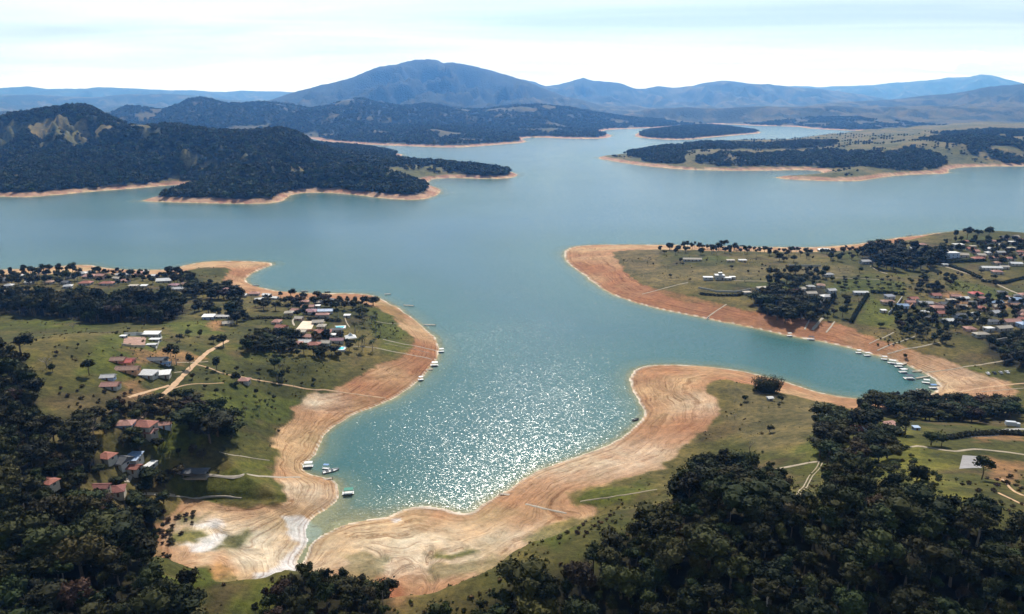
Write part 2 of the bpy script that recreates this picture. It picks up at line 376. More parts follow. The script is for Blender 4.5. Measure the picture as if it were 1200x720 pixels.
def ramp(nt, fac, stops):
    r = nt.nodes.new('ShaderNodeValToRGB'); nt.links.new(fac, r.inputs[0]); el = r.color_ramp.elements
    while len(el) < len(stops): el.new(0.5)
    for e, (p, c) in zip(el, stops):
        e.position = p; e.color = tuple(c) + (1,) if len(c) == 3 else c
    return r.outputs[0]
def mixrgb(nt, fac, a, b, mode='MIX'):
    n = nt.nodes.new('ShaderNodeMix'); n.data_type = 'RGBA'; n.blend_type = mode
    for s, v in (('Factor', fac), ('A', a), ('B', b)):
        if isinstance(v, bpy.types.NodeSocket): nt.links.new(v, n.inputs[s])
        elif isinstance(v, (int, float)): n.inputs[s].default_value = v
        else: n.inputs[s].default_value = tuple(v) + (1,)
    return n.outputs['Result']
def noise(nt, vec, scale, detail=3, rough=0.55, dist=0.0):
    n = N(nt, 'ShaderNodeTexNoise', Scale=scale, Detail=detail, Roughness=rough, Distortion=dist)
    nt.links.new(vec, n.inputs['Vector']); return n.outputs['Fac']
def bumpn(nt, h, strength, dist, bsdf):
    n = N(nt, 'ShaderNodeBump', Strength=strength, Distance=dist); nt.links.new(h, n.inputs['Height'])
    nt.links.new(n.outputs[0], bsdf.inputs['Normal'])

def simple_mat(name, col, rough=0.8, var=0.25, scale=1.5, metallic=0.0, objvar=0.0, spec=0.3):
    if name in MATS: return MATS[name]
    m = bpy.data.materials.new(name); nt, b, o = nodes_of(m)
    tcn = nt.nodes.new('ShaderNodeTexCoord')
    f = noise(nt, tcn.outputs['Object'], scale, 4, 0.65)
    c = ramp(nt, f, [(0.25, [v * (1 - var) for v in col]), (0.75, [min(v * (1 + var), 0.95) for v in col])])
    if objvar:
        oi = nt.nodes.new('ShaderNodeObjectInfo')
        k = mth(nt, 'ADD', mth(nt, 'MULTIPLY', oi.outputs['Random'], 2 * objvar), 1 - objvar)
        hs = N(nt, 'ShaderNodeHueSaturation'); nt.links.new(c, hs.inputs['Color']); nt.links.new(k, hs.inputs['Value']); c = hs.outputs[0]
    nt.links.new(c, b.inputs['Base Color'])
    b.inputs['Roughness'].default_value = rough; b.inputs['Metallic'].default_value = metallic
    b.inputs['Specular IOR Level'].default_value = spec
    MATS[name] = m; return m

# ------------------------------------------------------------------ ground colours (real soil, grass and sand colours)
def col(*c): return np.array(c, float)
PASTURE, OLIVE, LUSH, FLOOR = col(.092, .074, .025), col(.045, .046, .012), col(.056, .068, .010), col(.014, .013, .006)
SAND, RED, PALE, DARKW = col(.34, .226, .126), col(.215, .094, .048), col(.43, .355, .265), col(.20, .125, .075)
n1 = fbm(XX, YY, 55, 4, seed=11); n2 = fbm(XX, YY, 14, 3, seed=12); n3 = fbm(XX, YY, 160, 3, seed=13)
def lerp(a, b, t): return a + (b - a) * np.clip(t, 0, 1)[:, None]
COL = np.tile(OLIVE, (len(XX), 1))
COL = lerp(COL, PASTURE, sstep(-0.15, 0.35, n3 + n1 * 0.5))
COL = lerp(COL, LUSH, sstep(0.12, 0.45, n1 * 0.7 - n3 * 0.6 + n2 * 0.2) * 0.8)
COL = lerp(COL, col(.062, .044, .022), sstep(0.12, 0.42, fbm(XX, YY, 38, 4, seed=71) + n2 * .25) * .75)
BEACHF = np.where(LAND == 1, sstep(1.5, -1.5, BEA + n2 * 5 + n1 * 3), np.where(LAND > 1, sstep(4, -4, BEA + n2 * 4), 0))
BEACHF = np.where(ZZ < 0, 1, BEACHF)

def in_px(pts, soft, warp=0.0, z=None):
    """0..1 mask over the ground grid of an area outlined in the photograph"""
    P = np.array([on_plane(a, b, z) for a, b in pts]) if z is not None else np.array([tuple(pick(a, b))[:2] for a, b in pts])
    lo = P.min(0) - soft * 3 - 10; hi = P.max(0) + soft * 3 + 10
    m = (XX > lo[0]) & (XX < hi[0]) & (YY > lo[1]) & (YY < hi[1])
    out = np.zeros(len(XX)); x, y = XX[m], YY[m]
    wx = fbm(x, y, max(warp * 3, 8), 3, seed=21) * warp * 1.6; wy = fbm(x, y, max(warp * 3, 8), 3, seed=22) * warp * 1.6
    d, i = dist_fast(x + wx, y + wy, P); sd = np.where(i, d, -d)
    out[m] = sstep(-soft, soft, sd); return out
def blob(px, py, rx, ry=None):
    """0..1 soft round area, radius in metres"""
    p = pick(px, py); ry = ry or rx
    return np.exp(-(((XX - p.x) / rx) ** 2 + ((YY - p.y) / ry) ** 2) ** 1.3)

# beach tints
BCOL = np.tile(SAND, (len(XX), 1))
BCOL = lerp(BCOL, RED, sstep(-0.35, 0.4, n1 + n3 * 0.6) * 0.7)
for (a, b, r, k) in [(700, 315, 120, 1.0), (760, 345, 110, 1.0), (840, 368, 110, .95), (930, 385, 90, .8), (420, 350, 60, .7), (270, 325, 90, .55),
                     (450, 450, 60, .7), (355, 490, 40, .6), (480, 400, 60, .6), (500, 425, 40, .6), (775, 445, 50, .55), (850, 440, 50, .45), (835, 480, 22, .8), (815, 505, 22, .8), (500, 425, 40, .5),
                     (1050, 280, 120, .8), (1000, 395, 60, .4), (925, 445, 40, .4)]:
    BCOL = lerp(BCOL, RED, blob(a, b, r) * k * (0.75 + n1))
for (a, b, rx, ry, k) in [(290, 640, 22, 18, .9), (440, 640, 40, 25, .25), (700, 540, 60, 30, .5), (350, 575, 26, 12, .5), (235, 620, 14, 12, .9),
                          (1130, 440, 60, 30, .25), (470, 640, 12, 10, .6), (370, 470, 20, 14, .6), (560, 640, 50, 18, .5), (820, 475, 20, 20, .4), (480, 662, 30, 10, .6), (310, 655, 20, 10, .7)]:
    BCOL = lerp(BCOL, PALE, blob(a, b, rx, ry) * k * (1 + n2))
# damp darker rim of bare mud just above the water
damp = np.where(ZZ > 0, sstep(0.75, 0.1, ZZ + n2 * 0.3), 0)
BCOL = lerp(BCOL, DARKW, damp * 0.6 * (LAND == 1))
BCOL = lerp(BCOL, col(.60, .54, .47), np.where((LAND == 1) & (ZZ > 0), sstep(.30, .08, ZZ + n2 * .15), 0) * .75)
BCOL = np.where((LAND > 1)[:, None], lerp(np.tile(col(.34, .225, .15), (len(XX), 1)), col(.22, .105, .07), 0.55 + n1 * 1.4), BCOL)
# sub-water bed
BCOL = np.where((ZZ < 0)[:, None], col(.42, .31, .19), BCOL)

# far land: pasture and woods
far = LAND > 1
dist = np.hypot(XX, YY)
FPAST = lerp(np.tile(col(.115, .094, .042), (len(XX), 1)), col(.070, .072, .028), sstep(-.3, .3, n3))
FPAST = np.where((LAND == 5)[:, None], FPAST * .62, FPAST)
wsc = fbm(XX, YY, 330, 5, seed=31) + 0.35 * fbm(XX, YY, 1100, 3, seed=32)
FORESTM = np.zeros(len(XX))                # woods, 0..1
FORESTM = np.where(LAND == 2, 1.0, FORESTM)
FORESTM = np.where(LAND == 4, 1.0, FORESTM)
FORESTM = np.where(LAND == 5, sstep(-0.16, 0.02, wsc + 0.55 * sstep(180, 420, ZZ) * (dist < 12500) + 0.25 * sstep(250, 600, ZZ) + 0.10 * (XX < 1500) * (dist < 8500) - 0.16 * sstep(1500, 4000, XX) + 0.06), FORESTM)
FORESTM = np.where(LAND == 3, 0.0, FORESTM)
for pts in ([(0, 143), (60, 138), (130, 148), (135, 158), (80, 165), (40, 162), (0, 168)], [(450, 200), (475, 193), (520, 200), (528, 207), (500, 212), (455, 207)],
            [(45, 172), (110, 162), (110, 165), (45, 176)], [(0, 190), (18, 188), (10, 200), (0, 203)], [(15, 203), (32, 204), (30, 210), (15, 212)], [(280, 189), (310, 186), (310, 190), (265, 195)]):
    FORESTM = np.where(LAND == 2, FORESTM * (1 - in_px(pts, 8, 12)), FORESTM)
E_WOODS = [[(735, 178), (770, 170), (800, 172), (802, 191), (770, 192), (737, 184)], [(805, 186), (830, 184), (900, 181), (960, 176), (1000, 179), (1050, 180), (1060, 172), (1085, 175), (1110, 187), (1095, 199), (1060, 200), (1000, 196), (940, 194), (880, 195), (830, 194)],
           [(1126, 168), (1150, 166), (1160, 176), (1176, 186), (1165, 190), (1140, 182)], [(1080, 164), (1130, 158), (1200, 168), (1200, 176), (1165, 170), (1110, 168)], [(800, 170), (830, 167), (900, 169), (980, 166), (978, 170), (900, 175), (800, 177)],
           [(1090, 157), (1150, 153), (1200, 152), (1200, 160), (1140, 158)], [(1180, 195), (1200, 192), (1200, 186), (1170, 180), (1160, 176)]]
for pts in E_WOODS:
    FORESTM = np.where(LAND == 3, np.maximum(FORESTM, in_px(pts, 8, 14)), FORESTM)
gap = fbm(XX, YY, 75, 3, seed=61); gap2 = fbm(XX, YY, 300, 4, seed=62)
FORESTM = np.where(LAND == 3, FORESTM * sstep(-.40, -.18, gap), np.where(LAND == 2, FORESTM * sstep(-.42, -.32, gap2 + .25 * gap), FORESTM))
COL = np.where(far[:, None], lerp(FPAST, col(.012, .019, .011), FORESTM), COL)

# near land: forest floor, soil patches, lush lawns, outlined in the photograph
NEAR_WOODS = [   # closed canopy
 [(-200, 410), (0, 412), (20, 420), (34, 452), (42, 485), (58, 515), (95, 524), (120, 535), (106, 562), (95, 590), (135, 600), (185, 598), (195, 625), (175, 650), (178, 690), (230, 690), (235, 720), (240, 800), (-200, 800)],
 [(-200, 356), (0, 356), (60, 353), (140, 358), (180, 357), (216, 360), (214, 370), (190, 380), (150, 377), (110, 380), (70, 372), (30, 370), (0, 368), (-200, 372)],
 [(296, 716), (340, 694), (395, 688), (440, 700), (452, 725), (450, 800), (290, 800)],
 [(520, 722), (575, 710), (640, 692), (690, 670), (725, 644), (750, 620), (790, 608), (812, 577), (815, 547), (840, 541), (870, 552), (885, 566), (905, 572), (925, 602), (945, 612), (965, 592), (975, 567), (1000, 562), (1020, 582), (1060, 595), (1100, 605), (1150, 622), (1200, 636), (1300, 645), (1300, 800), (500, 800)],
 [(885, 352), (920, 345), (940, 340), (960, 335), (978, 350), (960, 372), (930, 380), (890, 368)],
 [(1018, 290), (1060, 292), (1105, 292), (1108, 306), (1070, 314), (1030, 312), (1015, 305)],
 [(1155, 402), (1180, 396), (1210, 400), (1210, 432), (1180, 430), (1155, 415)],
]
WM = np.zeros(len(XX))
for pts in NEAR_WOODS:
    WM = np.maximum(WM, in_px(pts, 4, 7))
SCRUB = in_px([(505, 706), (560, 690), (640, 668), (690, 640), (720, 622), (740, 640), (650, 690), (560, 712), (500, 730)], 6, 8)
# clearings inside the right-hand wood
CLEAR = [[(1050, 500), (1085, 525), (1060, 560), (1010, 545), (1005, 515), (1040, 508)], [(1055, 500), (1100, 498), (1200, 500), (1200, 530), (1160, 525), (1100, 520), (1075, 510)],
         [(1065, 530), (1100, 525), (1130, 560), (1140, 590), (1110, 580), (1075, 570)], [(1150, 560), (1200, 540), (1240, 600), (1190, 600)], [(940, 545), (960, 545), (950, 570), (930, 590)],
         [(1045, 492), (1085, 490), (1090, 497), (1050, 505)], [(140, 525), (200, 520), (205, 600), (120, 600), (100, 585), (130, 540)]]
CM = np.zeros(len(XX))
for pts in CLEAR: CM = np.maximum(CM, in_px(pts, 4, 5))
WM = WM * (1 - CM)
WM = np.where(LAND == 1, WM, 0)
def paint(pts, c, k=1.0, soft=3.0, warp=5.0):
    global COL
    COL = lerp(COL, c, in_px(pts, soft, warp) * k)
paint([(60, 470), (120, 455), (200, 470), (180, 520), (110, 510), (60, 510)], col(.075, .056, .026), .85, 10, 10)
paint([(700, 285), (775, 290), (780, 330), (740, 325)], col(.115, .085, .042), .9, 15, 8)
paint([(740, 318), (900, 312), (1000, 312), (1000, 325), (900, 330), (760, 335)], col(.105, .084, .038), .8, 12, 8)
paint([(850, 450), (940, 470), (985, 480), (960, 540), (880, 525), (850, 490)], col(.088, .072, .034), .8, 8, 8)
for pts in ([(150, 500), (205, 495), (280, 510), (215, 535), (190, 540)], [(195, 545), (300, 560), (300, 580), (200, 575)], [(190, 380), (240, 375), (265, 392), (215, 395)],
            [(600, 600), (690, 575), (740, 570), (760, 558), (770, 575), (720, 592)], [(500, 650), (545, 644), (560, 650), (510, 656)], [(205, 640), (270, 620), (275, 630), (240, 645)],
            [(430, 360), (470, 375), (480, 410), (455, 420), (440, 395)], [(270, 690), (330, 690), (320, 720), (270, 720)], [(260, 625), (290, 622), (288, 636), (258, 642)],
            [(1000, 325), (1060, 330), (1060, 345), (960, 340)], [(1020, 345), (1050, 365), (1045, 385), (1000, 380)], [(1110, 325), (1190, 345), (1160, 352), (1110, 340)], [(185, 680), (240, 660), (270, 670), (200, 705)],
            [(960, 500), (985, 505), (955, 540), (930, 525)], [(600, 640), (660, 612), (680, 620), (640, 650)], [(145, 390), (200, 395), (150, 440), (90, 440)]):
    paint(pts, LUSH, .75, 4, 6)
for pts in ([(145, 450), (165, 445), (172, 462), (152, 470)], [(248, 376), (262, 376), (262, 388), (246, 388)], [(1150, 535), (1165, 560), (1200, 575), (1200, 545)], [(1140, 510), (1200, 507), (1200, 518), (1145, 518)],
            [(440, 680), (470, 680), (485, 705), (450, 712)], [(1100, 345), (1125, 340), (1150, 360), (1120, 362)], [(1180, 350), (1200, 345), (1200, 360), (1170, 362)], [(150, 412), (200, 408), (240, 420), (210, 428), (160, 425)]):
    paint(pts, col(.22, .115, .06), .65, 3, 6)
COL = lerp(COL, col(.045, .036, .014), SCRUB * .8)
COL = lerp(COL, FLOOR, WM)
for pts in CLEAR[:1] + [[(1055, 520), (1105, 535), (1125, 575), (1105, 592), (1050, 575), (1030, 550)]]: paint(pts, col(.088, .086, .017), .8, 5, 8)
# lower grass mounds and grassy strips on the drawn-down shore
GM = np.zeros(len(XX))
for pts, k in (([(200, 622), (222, 616), (243, 620), (245, 632), (225, 640), (200, 638)], 1), ([(258, 628), (290, 622), (292, 634), (262, 645), (245, 648)], .9), ([(500, 650), (545, 644), (560, 650), (510, 657)], 1),
               ([(405, 650), (430, 640), (455, 655), (440, 685), (400, 682)], .55), ([(560, 655), (600, 648), (625, 655), (560, 672), (510, 680), (500, 668)], .5), ([(440, 350), (470, 365), (476, 380), (440, 372)], .4), ([(235, 668), (262, 655), (300, 690), (262, 705)], .8),
               ([(615, 632), (655, 606), (700, 606), (680, 640)], .8), ([(205, 602), (235, 606), (250, 602), (225, 612), (205, 615)], .8), ([(660, 580), (700, 568), (712, 575), (680, 592)], .8), ([(430, 662), (446, 664), (448, 682), (425, 684)], .6), ([(680, 580), (720, 565), (770, 552), (780, 560), (720, 590)], .8), ([(760, 335), (850, 350), (870, 362), (790, 352)], .4)):
    GM = np.maximum(GM, in_px(pts, 2.5, 4) * k)
BCOLG = lerp(BCOL, LUSH, GM * 0.85 * (LAND == 1) * (ZZ > 0))
for pts in ([(440, 678), (470, 680), (482, 700), (455, 708)],): BCOLG = lerp(BCOLG, col(.22, .080, .038), in_px(pts, 3, 4) * .9)
for pts in ([(240, 652), (262, 648), (275, 660), (262, 672), (210, 668)],): BCOLG = lerp(BCOLG, col(.34, .155, .065), in_px(pts, 4, 9) * .5)
for pts in ([(333, 607), (360, 606), (372, 625), (352, 655), (345, 672), (320, 676), (302, 672), (330, 658), (350, 640), (340, 625)],
            [(452, 609), (466, 604), (470, 610), (458, 613)], [(215, 640), (250, 648), (268, 625), (255, 612), (225, 612), (262, 618)]): BCOLG = lerp(BCOLG, col(.47, .44, .43), in_px(pts, 1.5, 4) * .9)
COL = lerp(COL, BCOLG, BEACHF) if False else COL + (BCOLG - COL) * BEACHF[:, None]
BEACHS = BEACHF * (1 - GM) * (ZZ > -0.2)
#@@SECTION ground_mesh
def grid_mesh(name, keep=None, z=None):
    me = bpy.data.meshes.new(name)
    idx = np.arange(ND * NA).reshape(ND, NA)
    q = np.stack([idx[:-1, :-1], idx[:-1, 1:], idx[1:, 1:], idx[1:, :-1]], -1).reshape(-1, 4)
    zz_ = ZZ if z is None else np.full(len(XX), z)
    if keep is not None:
        q = q[keep[q].any(1)]
        used = np.unique(q); remap = np.full(ND * NA, -1); remap[used] = np.arange(len(used)); q = remap[q]
    else: used = np.arange(ND * NA)
    q = q[:, ::-1]
    co = np.stack([XX[used], YY[used], zz_[used]], -1)
    me.vertices.add(len(used)); me.vertices.foreach_set('co', co.ravel())
    me.loops.add(q.size); me.loops.foreach_set('vertex_index', q.ravel())
    me.polygons.add(len(q)); me.polygons.foreach_set('loop_start', np.arange(len(q)) * 4); me.polygons.foreach_set('loop_total', np.full(len(q), 4))
    me.polygons.foreach_set('use_smooth', np.ones(len(q), bool))
    me.update(); me.validate()
    return me, used
def attr(me, name, data, kind='FLOAT'):
    if kind == 'FLOAT':
        a = me.attributes.new(name, 'FLOAT', 'POINT'); a.data.foreach_set('value', np.asarray(data, np.float32))
    else:
        a = me.attributes.new(name, 'FLOAT_COLOR', 'POINT'); a.data.foreach_set('color', np.hstack([data, np.ones((len(data), 1))]).astype(np.float32).ravel())
def structure(o): o['kind'] = 'structure'; return o

gm, used = grid_mesh('ground')
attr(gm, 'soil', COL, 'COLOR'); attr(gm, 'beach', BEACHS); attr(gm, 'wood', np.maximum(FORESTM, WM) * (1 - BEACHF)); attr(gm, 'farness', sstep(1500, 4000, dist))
ground = structure(bpy.data.objects.new('ground', gm)); C.objects.link(ground)
m = bpy.data.materials.new('ground'); nt, b, o = nodes_of(m)
geo = nt.nodes.new('ShaderNodeNewGeometry'); pos = geo.outputs['Position']
A = lambda n_: N(nt, 'ShaderNodeAttribute', attribute_name=n_)
soil = A('soil').outputs['Color']; beach = A('beach').outputs['Fac']; wood = A('wood').outputs['Fac']; farn = A('farness').outputs['Fac']
fine = noise(nt, pos, 0.28, 6, 0.75); mid = noise(nt, pos, 0.06, 5, 0.65); coarse = noise(nt, pos, 0.011, 5, 0.65)
# strand lines: bands that follow the height above the water
sx = nt.nodes.new('ShaderNodeSeparateXYZ'); nt.links.new(pos, sx.inputs[0])
wob = mth(nt, 'MULTIPLY', mth(nt, 'SUBTRACT', noise(nt, pos, 0.025, 3, 0.5), 0.5), 0.9)
zr = mth(nt, 'ADD', sx.outputs['Z'], wob)
cz = nt.nodes.new('ShaderNodeCombineXYZ'); nt.links.new(mth(nt, 'MULTIPLY', zr, 2.2), cz.inputs[0]); nt.links.new(mth(nt, 'MULTIPLY', coarse, 5.0), cz.inputs[1])
lines = noise(nt, cz.outputs[0], 1.5, 5, 0.75)
linec = ramp(nt, lines, [(0.30, (.30, .22, .18)), (0.40, (.70, .62, .56)), (0.47, (1.0, 1.0, 1.0)), (0.64, (1.35, 1.4, 1.42))])
lmask = mth(nt, 'MULTIPLY', beach, ramp(nt, noise(nt, pos, 0.018, 4, 0.6), [(0.33, (.45,) * 3), (0.58, (1,) * 3)]))
c1 = mixrgb(nt, lmask, soil, mixrgb(nt, 1.0, soil, linec, 'MULTIPLY'))
g1 = ramp(nt, fine, [(0.3, (.32, .36, .32)), (0.5, (1, 1, 1)), (0.72, (1.75, 1.62, 1.5))])
c2 = mixrgb(nt, mth(nt, 'SUBTRACT', 0.85, mth(nt, 'MULTIPLY', beach, 0.45)), c1, mixrgb(nt, 1.0, c1, g1, 'MULTIPLY'))
g2 = ramp(nt, mid, [(0.32, (.45, .52, .45)), (0.52, (1, 1, 1)), (0.7, (1.5, 1.36, 1.2))])
c3 = mixrgb(nt, mth(nt, 'SUBTRACT', 0.9, mth(nt, 'MULTIPLY', beach, 0.5)), c2, mixrgb(nt, 1.0, c2, g2, 'MULTIPLY'))
g3 = ramp(nt, coarse, [(0.3, (.72, .76, .74)), (0.7, (1.25, 1.2, 1.15))])
c4 = mixrgb(nt, mth(nt, 'MULTIPLY', mth(nt, 'SUBTRACT', 1.0, beach), 0.9), c3, mixrgb(nt, 1.0, c3, g3, 'MULTIPLY'))
nt.links.new(c4, b.inputs['Base Color']); b.inputs['Roughness'].default_value = 0.95; b.inputs['Specular IOR Level'].default_value = 0.1
# relief: tussocks near, tree canopy far away where single trees can no longer be told apart
can = N(nt, 'ShaderNodeTexVoronoi', Scale=0.055); nt.links.new(pos, can.inputs['Vector'])
hfar = mth(nt, 'MULTIPLY', mth(nt, 'SUBTRACT', 1.0, can.outputs['Distance']), mth(nt, 'MULTIPLY', wood, 14.0))
hnear = mth(nt, 'ADD', mth(nt, 'MULTIPLY', fine, 0.9), mth(nt, 'MULTIPLY', lines, mth(nt, 'MULTIPLY', beach, 0.9)))
hm = N(nt, 'ShaderNodeMix', data_type='FLOAT'); nt.links.new(farn, hm.inputs[0]); nt.links.new(hnear, hm.inputs[2]); nt.links.new(hfar, hm.inputs[3])
bumpn(nt, hm.outputs[0], 0.8, 1.0, b)
gm.materials.append(m)

# ------------------------------------------------------------------ water: one sheet at the level of the lake
wm, wused = grid_mesh('water', keep=ZZ < 0.25, z=0.0)
attr(wm, 'depth', np.maximum(-ZZ[wused], 0))
water = structure(bpy.data.objects.new('water', wm)); C.objects.link(water)
m = bpy.data.materials.new('water'); nt, b, o = nodes_of(m)
geo = nt.nodes.new('ShaderNodeNewGeometry'); pos = geo.outputs['Position']
dep = N(nt, 'ShaderNodeAttribute', attribute_name='depth').outputs['Fac']
dn = mth(nt, 'ADD', dep, mth(nt, 'MULTIPLY', mth(nt, 'SUBTRACT', noise(nt, pos, 0.03, 4), 0.5), 0.8))
wc = ramp(nt, mth(nt, 'DIVIDE', dn, 25.0, clamp=True), [(0.0, (.17, .18, .125)), (0.024, (.075, .135, .11)), (0.08, (.024, .086, .084)), (0.4, (.020, .078, .086)), (1.0, (.026, .088, .122))])
nt.links.new(wc, b.inputs['Base Color'])
b.inputs['Roughness'].default_value = 0.17; b.inputs['IOR'].default_value = 1.33; b.inputs['Specular IOR Level'].default_value = 0.5
mpn = N(nt, 'ShaderNodeMapping'); mpn.inputs['Scale'].default_value = (1.0, 1.6, 1.0); mpn.inputs['Rotation'].default_value = (0, 0, 0.35); nt.links.new(pos, mpn.inputs[0])
# wind ripples: facet slopes straight from two noises, calmer in some patches
def slopes(scale, detail, amp, vec):
    n_ = N(nt, 'ShaderNodeTexNoise', Scale=scale, Detail=detail, Roughness=0.5); nt.links.new(vec, n_.inputs['Vector'])
    v1 = N(nt, 'ShaderNodeVectorMath', operation='SUBTRACT'); nt.links.new(n_.outputs['Color'], v1.inputs[0]); v1.inputs[1].default_value = (.5, .5, .5)
    v2 = N(nt, 'ShaderNodeVectorMath', operation='MULTIPLY'); nt.links.new(v1.outputs[0], v2.inputs[0]); v2.inputs[1].default_value = (amp, amp, 0); return v2.outputs[0]
s_ = N(nt, 'ShaderNodeVectorMath', operation='ADD'); nt.links.new(slopes(3.2, 2, 0.68, mpn.outputs[0]), s_.inputs[0]); nt.links.new(slopes(0.7, 2, 0.47, mpn.outputs[0]), s_.inputs[1])
calm = mth(nt, 'ADD', mth(nt, 'MULTIPLY', noise(nt, pos, 0.006, 3, 0.5), 0.9), 0.55)
sm = N(nt, 'ShaderNodeVectorMath', operation='SCALE'); nt.links.new(s_.outputs[0], sm.inputs[0]); nt.links.new(calm, sm.inputs['Scale'])
sa = N(nt, 'ShaderNodeVectorMath', operation='ADD'); nt.links.new(sm.outputs[0], sa.inputs[0]); sa.inputs[1].default_value = (0, 0, 1)
sn = N(nt, 'ShaderNodeVectorMath', operation='NORMALIZE'); nt.links.new(sa.outputs[0], sn.inputs[0]); nt.links.new(sn.outputs[0], b.inputs['Normal'])
tr = nt.nodes.new('ShaderNodeBsdfTransparent'); tr.inputs[0].default_value = (.82, .93, .86, 1)
mxs = nt.nodes.new('ShaderNodeMixShader')
nt.links.new(ramp(nt, mth(nt, 'DIVIDE', dn, 2.2, clamp=True), [(0.0, (.7,) * 3), (0.3, (.18,) * 3), (1.0, (0, 0, 0))]), mxs.inputs[0])
nt.links.new(b.outputs[0], mxs.inputs[1]); nt.links.new(tr.outputs[0], mxs.inputs[2]); nt.links.new(mxs.outputs[0], o.inputs['Surface'])
wm.materials.append(m)

# ------------------------------------------------------------------ haze: the air over the whole lake basin
HZ = 36000.0
bmh = bmesh.new(); bmesh.ops.create_cube(bmh, size=1.0)
for v in bmh.verts:
    v.co.x *= 2 * HZ; v.co.y = v.co.y * 2 * HZ; v.co.z = -35.0 if v.co.z < 0 else 1150.0
hme = bpy.data.meshes.new('haze'); bmh.to_mesh(hme); bmh.free()
haze = bpy.data.objects.new('haze', hme); haze['kind'] = 'stuff'; haze['label'] = 'thin blue haze filling the air over the whole lake basin'; haze['category'] = 'haze'
C.objects.link(haze)
m = bpy.data.materials.new('haze'); m.use_nodes = True; nt = m.node_tree; nt.nodes.clear()
o = nt.nodes.new('ShaderNodeOutputMaterial'); v = nt.nodes.new('ShaderNodeVolumePrincipled')
v.inputs['Color'].default_value = (0.13, 0.38, 1.0, 1); v.inputs['Density'].default_value = 5.4e-5; v.inputs['Anisotropy'].default_value = 0.45; v.inputs['Absorption Color'].default_value = (1, 1, 1, 1)
nt.links.new(v.outputs[0], o.inputs['Volume'])
hme.materials.append(m)
#@@SECTION objects
# ------------------------------------------------------------------ object helpers
def mesh_from(name, verts, faces, mat=None, smooth=False):
    me = bpy.data.meshes.new(name); me.from_pydata([tuple(v) for v in verts], [], [tuple(f) for f in faces])
    if smooth: me.polygons.foreach_set('use_smooth', [True] * len(me.polygons))
    if mat: me.materials.append(mat)
    me.update(); return me
def link(name, me, parent=None, loc=None, rz=None, scale=None):
    o = bpy.data.objects.new(name, me); C.objects.link(o)
    if parent is not None: o.parent = parent
    if loc is not None: o.location = loc
    if rz is not None: o.rotation_euler = (0, 0, rz)
    if scale is not None: o.scale = scale
    return o
def tag(o, label, cat, group=None):
    o['label'] = label; o['category'] = cat
    if group: o['group'] = group
    return o
def thing(name, label, cat, loc, rz=0.0, group=None):
    return tag(link(name, None, None, loc, rz), label, cat, group)
def box_vf(x0, x1, y0, y1, z0, z1):
    v = [(x0, y0, z0), (x1, y0, z0), (x1, y1, z0), (x0, y1, z0), (x0, y0, z1), (x1, y0, z1), (x1, y1, z1), (x0, y1, z1)]
    return v, [(0, 3, 2, 1), (4, 5, 6, 7), (0, 1, 5, 4), (1, 2, 6, 5), (2, 3, 7, 6), (3, 0, 4, 7)]
class MB:
    """collects shapes into one mesh"""
    def __init__(s): s.v = []; s.f = []
    def add(s, v, f):
        n = len(s.v); s.v += list(v); s.f += [tuple(i + n for i in q) for q in f]; return s
    def box(s, *a): return s.add(*box_vf(*a))
    def tube(s, p0, p1, r0, r1, n=6):
        p0, p1 = Vector(p0), Vector(p1); d = (p1 - p0).normalized(); a = d.orthogonal().normalized(); b_ = d.cross(a); v = []
        for k in range(n):
            t = 2 * math.pi * k / n; v.append(p0 + (a * math.cos(t) + b_ * math.sin(t)) * r0)
        for k in range(n):
            t = 2 * math.pi * k / n; v.append(p1 + (a * math.cos(t) + b_ * math.sin(t)) * r1)
        return s.add(v, [(k, (k + 1) % n, n + (k + 1) % n, n + k) for k in range(n)] + [tuple(range(n))[::-1], tuple(range(n, 2 * n))])
    def mesh(s, name, mat=None, smooth=False): return mesh_from(name, s.v, s.f, mat, smooth)

# ------------------------------------------------------------------ draped strips: roads, paths, ramps
def strip(name, pts, width, mat, lift=0.25, world=False, close_end=True):
    P = [Vector((p[0], p[1])) if world else Vector(tuple(pick(*p))[:2]) for p in pts]
    Q = []
    for i in range(len(P) - 1):
        p0 = P[max(i - 1, 0)]; p1 = P[i]; p2 = P[i + 1]; p3 = P[min(i + 2, len(P) - 1)]
        n = max(2, int((p2 - p1).length / 2.5))
        for k in range(n):
            t = k / n
            Q.append(0.5 * ((2 * p1) + (p2 - p0) * t + (2 * p0 - 5 * p1 + 4 * p2 - p3) * t * t + (3 * p1 - p0 - 3 * p2 + p3) * t ** 3))
    Q.append(P[-1]); V = []; F = []
    for i, q in enumerate(Q):
        d = (Q[min(i + 1, len(Q) - 1)] - Q[max(i - 1, 0)]).normalized(); n_ = Vector((-d.y, d.x))
        ww = width * (0.46 + 0.05 * math.sin(i * 1.7 + width) + 0.05 * math.sin(i * 0.63) + random.uniform(-.03, .03))
        for k, s in enumerate((-1, -0.4, 0.4, 1)):
            x, y = q.x + n_.x * ww * s, q.y + n_.y * ww * s
            V.append((x, y, max(gz(x, y), gz(q.x, q.y) - 0.25) + (lift if abs(s) < 1 else -0.05)))
    for i in range(len(Q) - 1):
        for k in range(3):
            a = i * 4 + k; F.append((a, a + 1, a + 5, a + 4))
    o = link(name, mesh_from(name, V, F, mat, True)); o['kind'] = 'structure'; return o
M_dirt = simple_mat('dirt', (.36, .235, .14), .95, .3, .35)
M_concrete = simple_mat('concrete', (.29, .25, .20), .85, .22, .5)
M_pale = simple_mat('pale_track', (.27, .22, .16), .9, .28, .4)
M_asph = simple_mat('old_asphalt', (.20, .19, .18), .9, .25, .3)
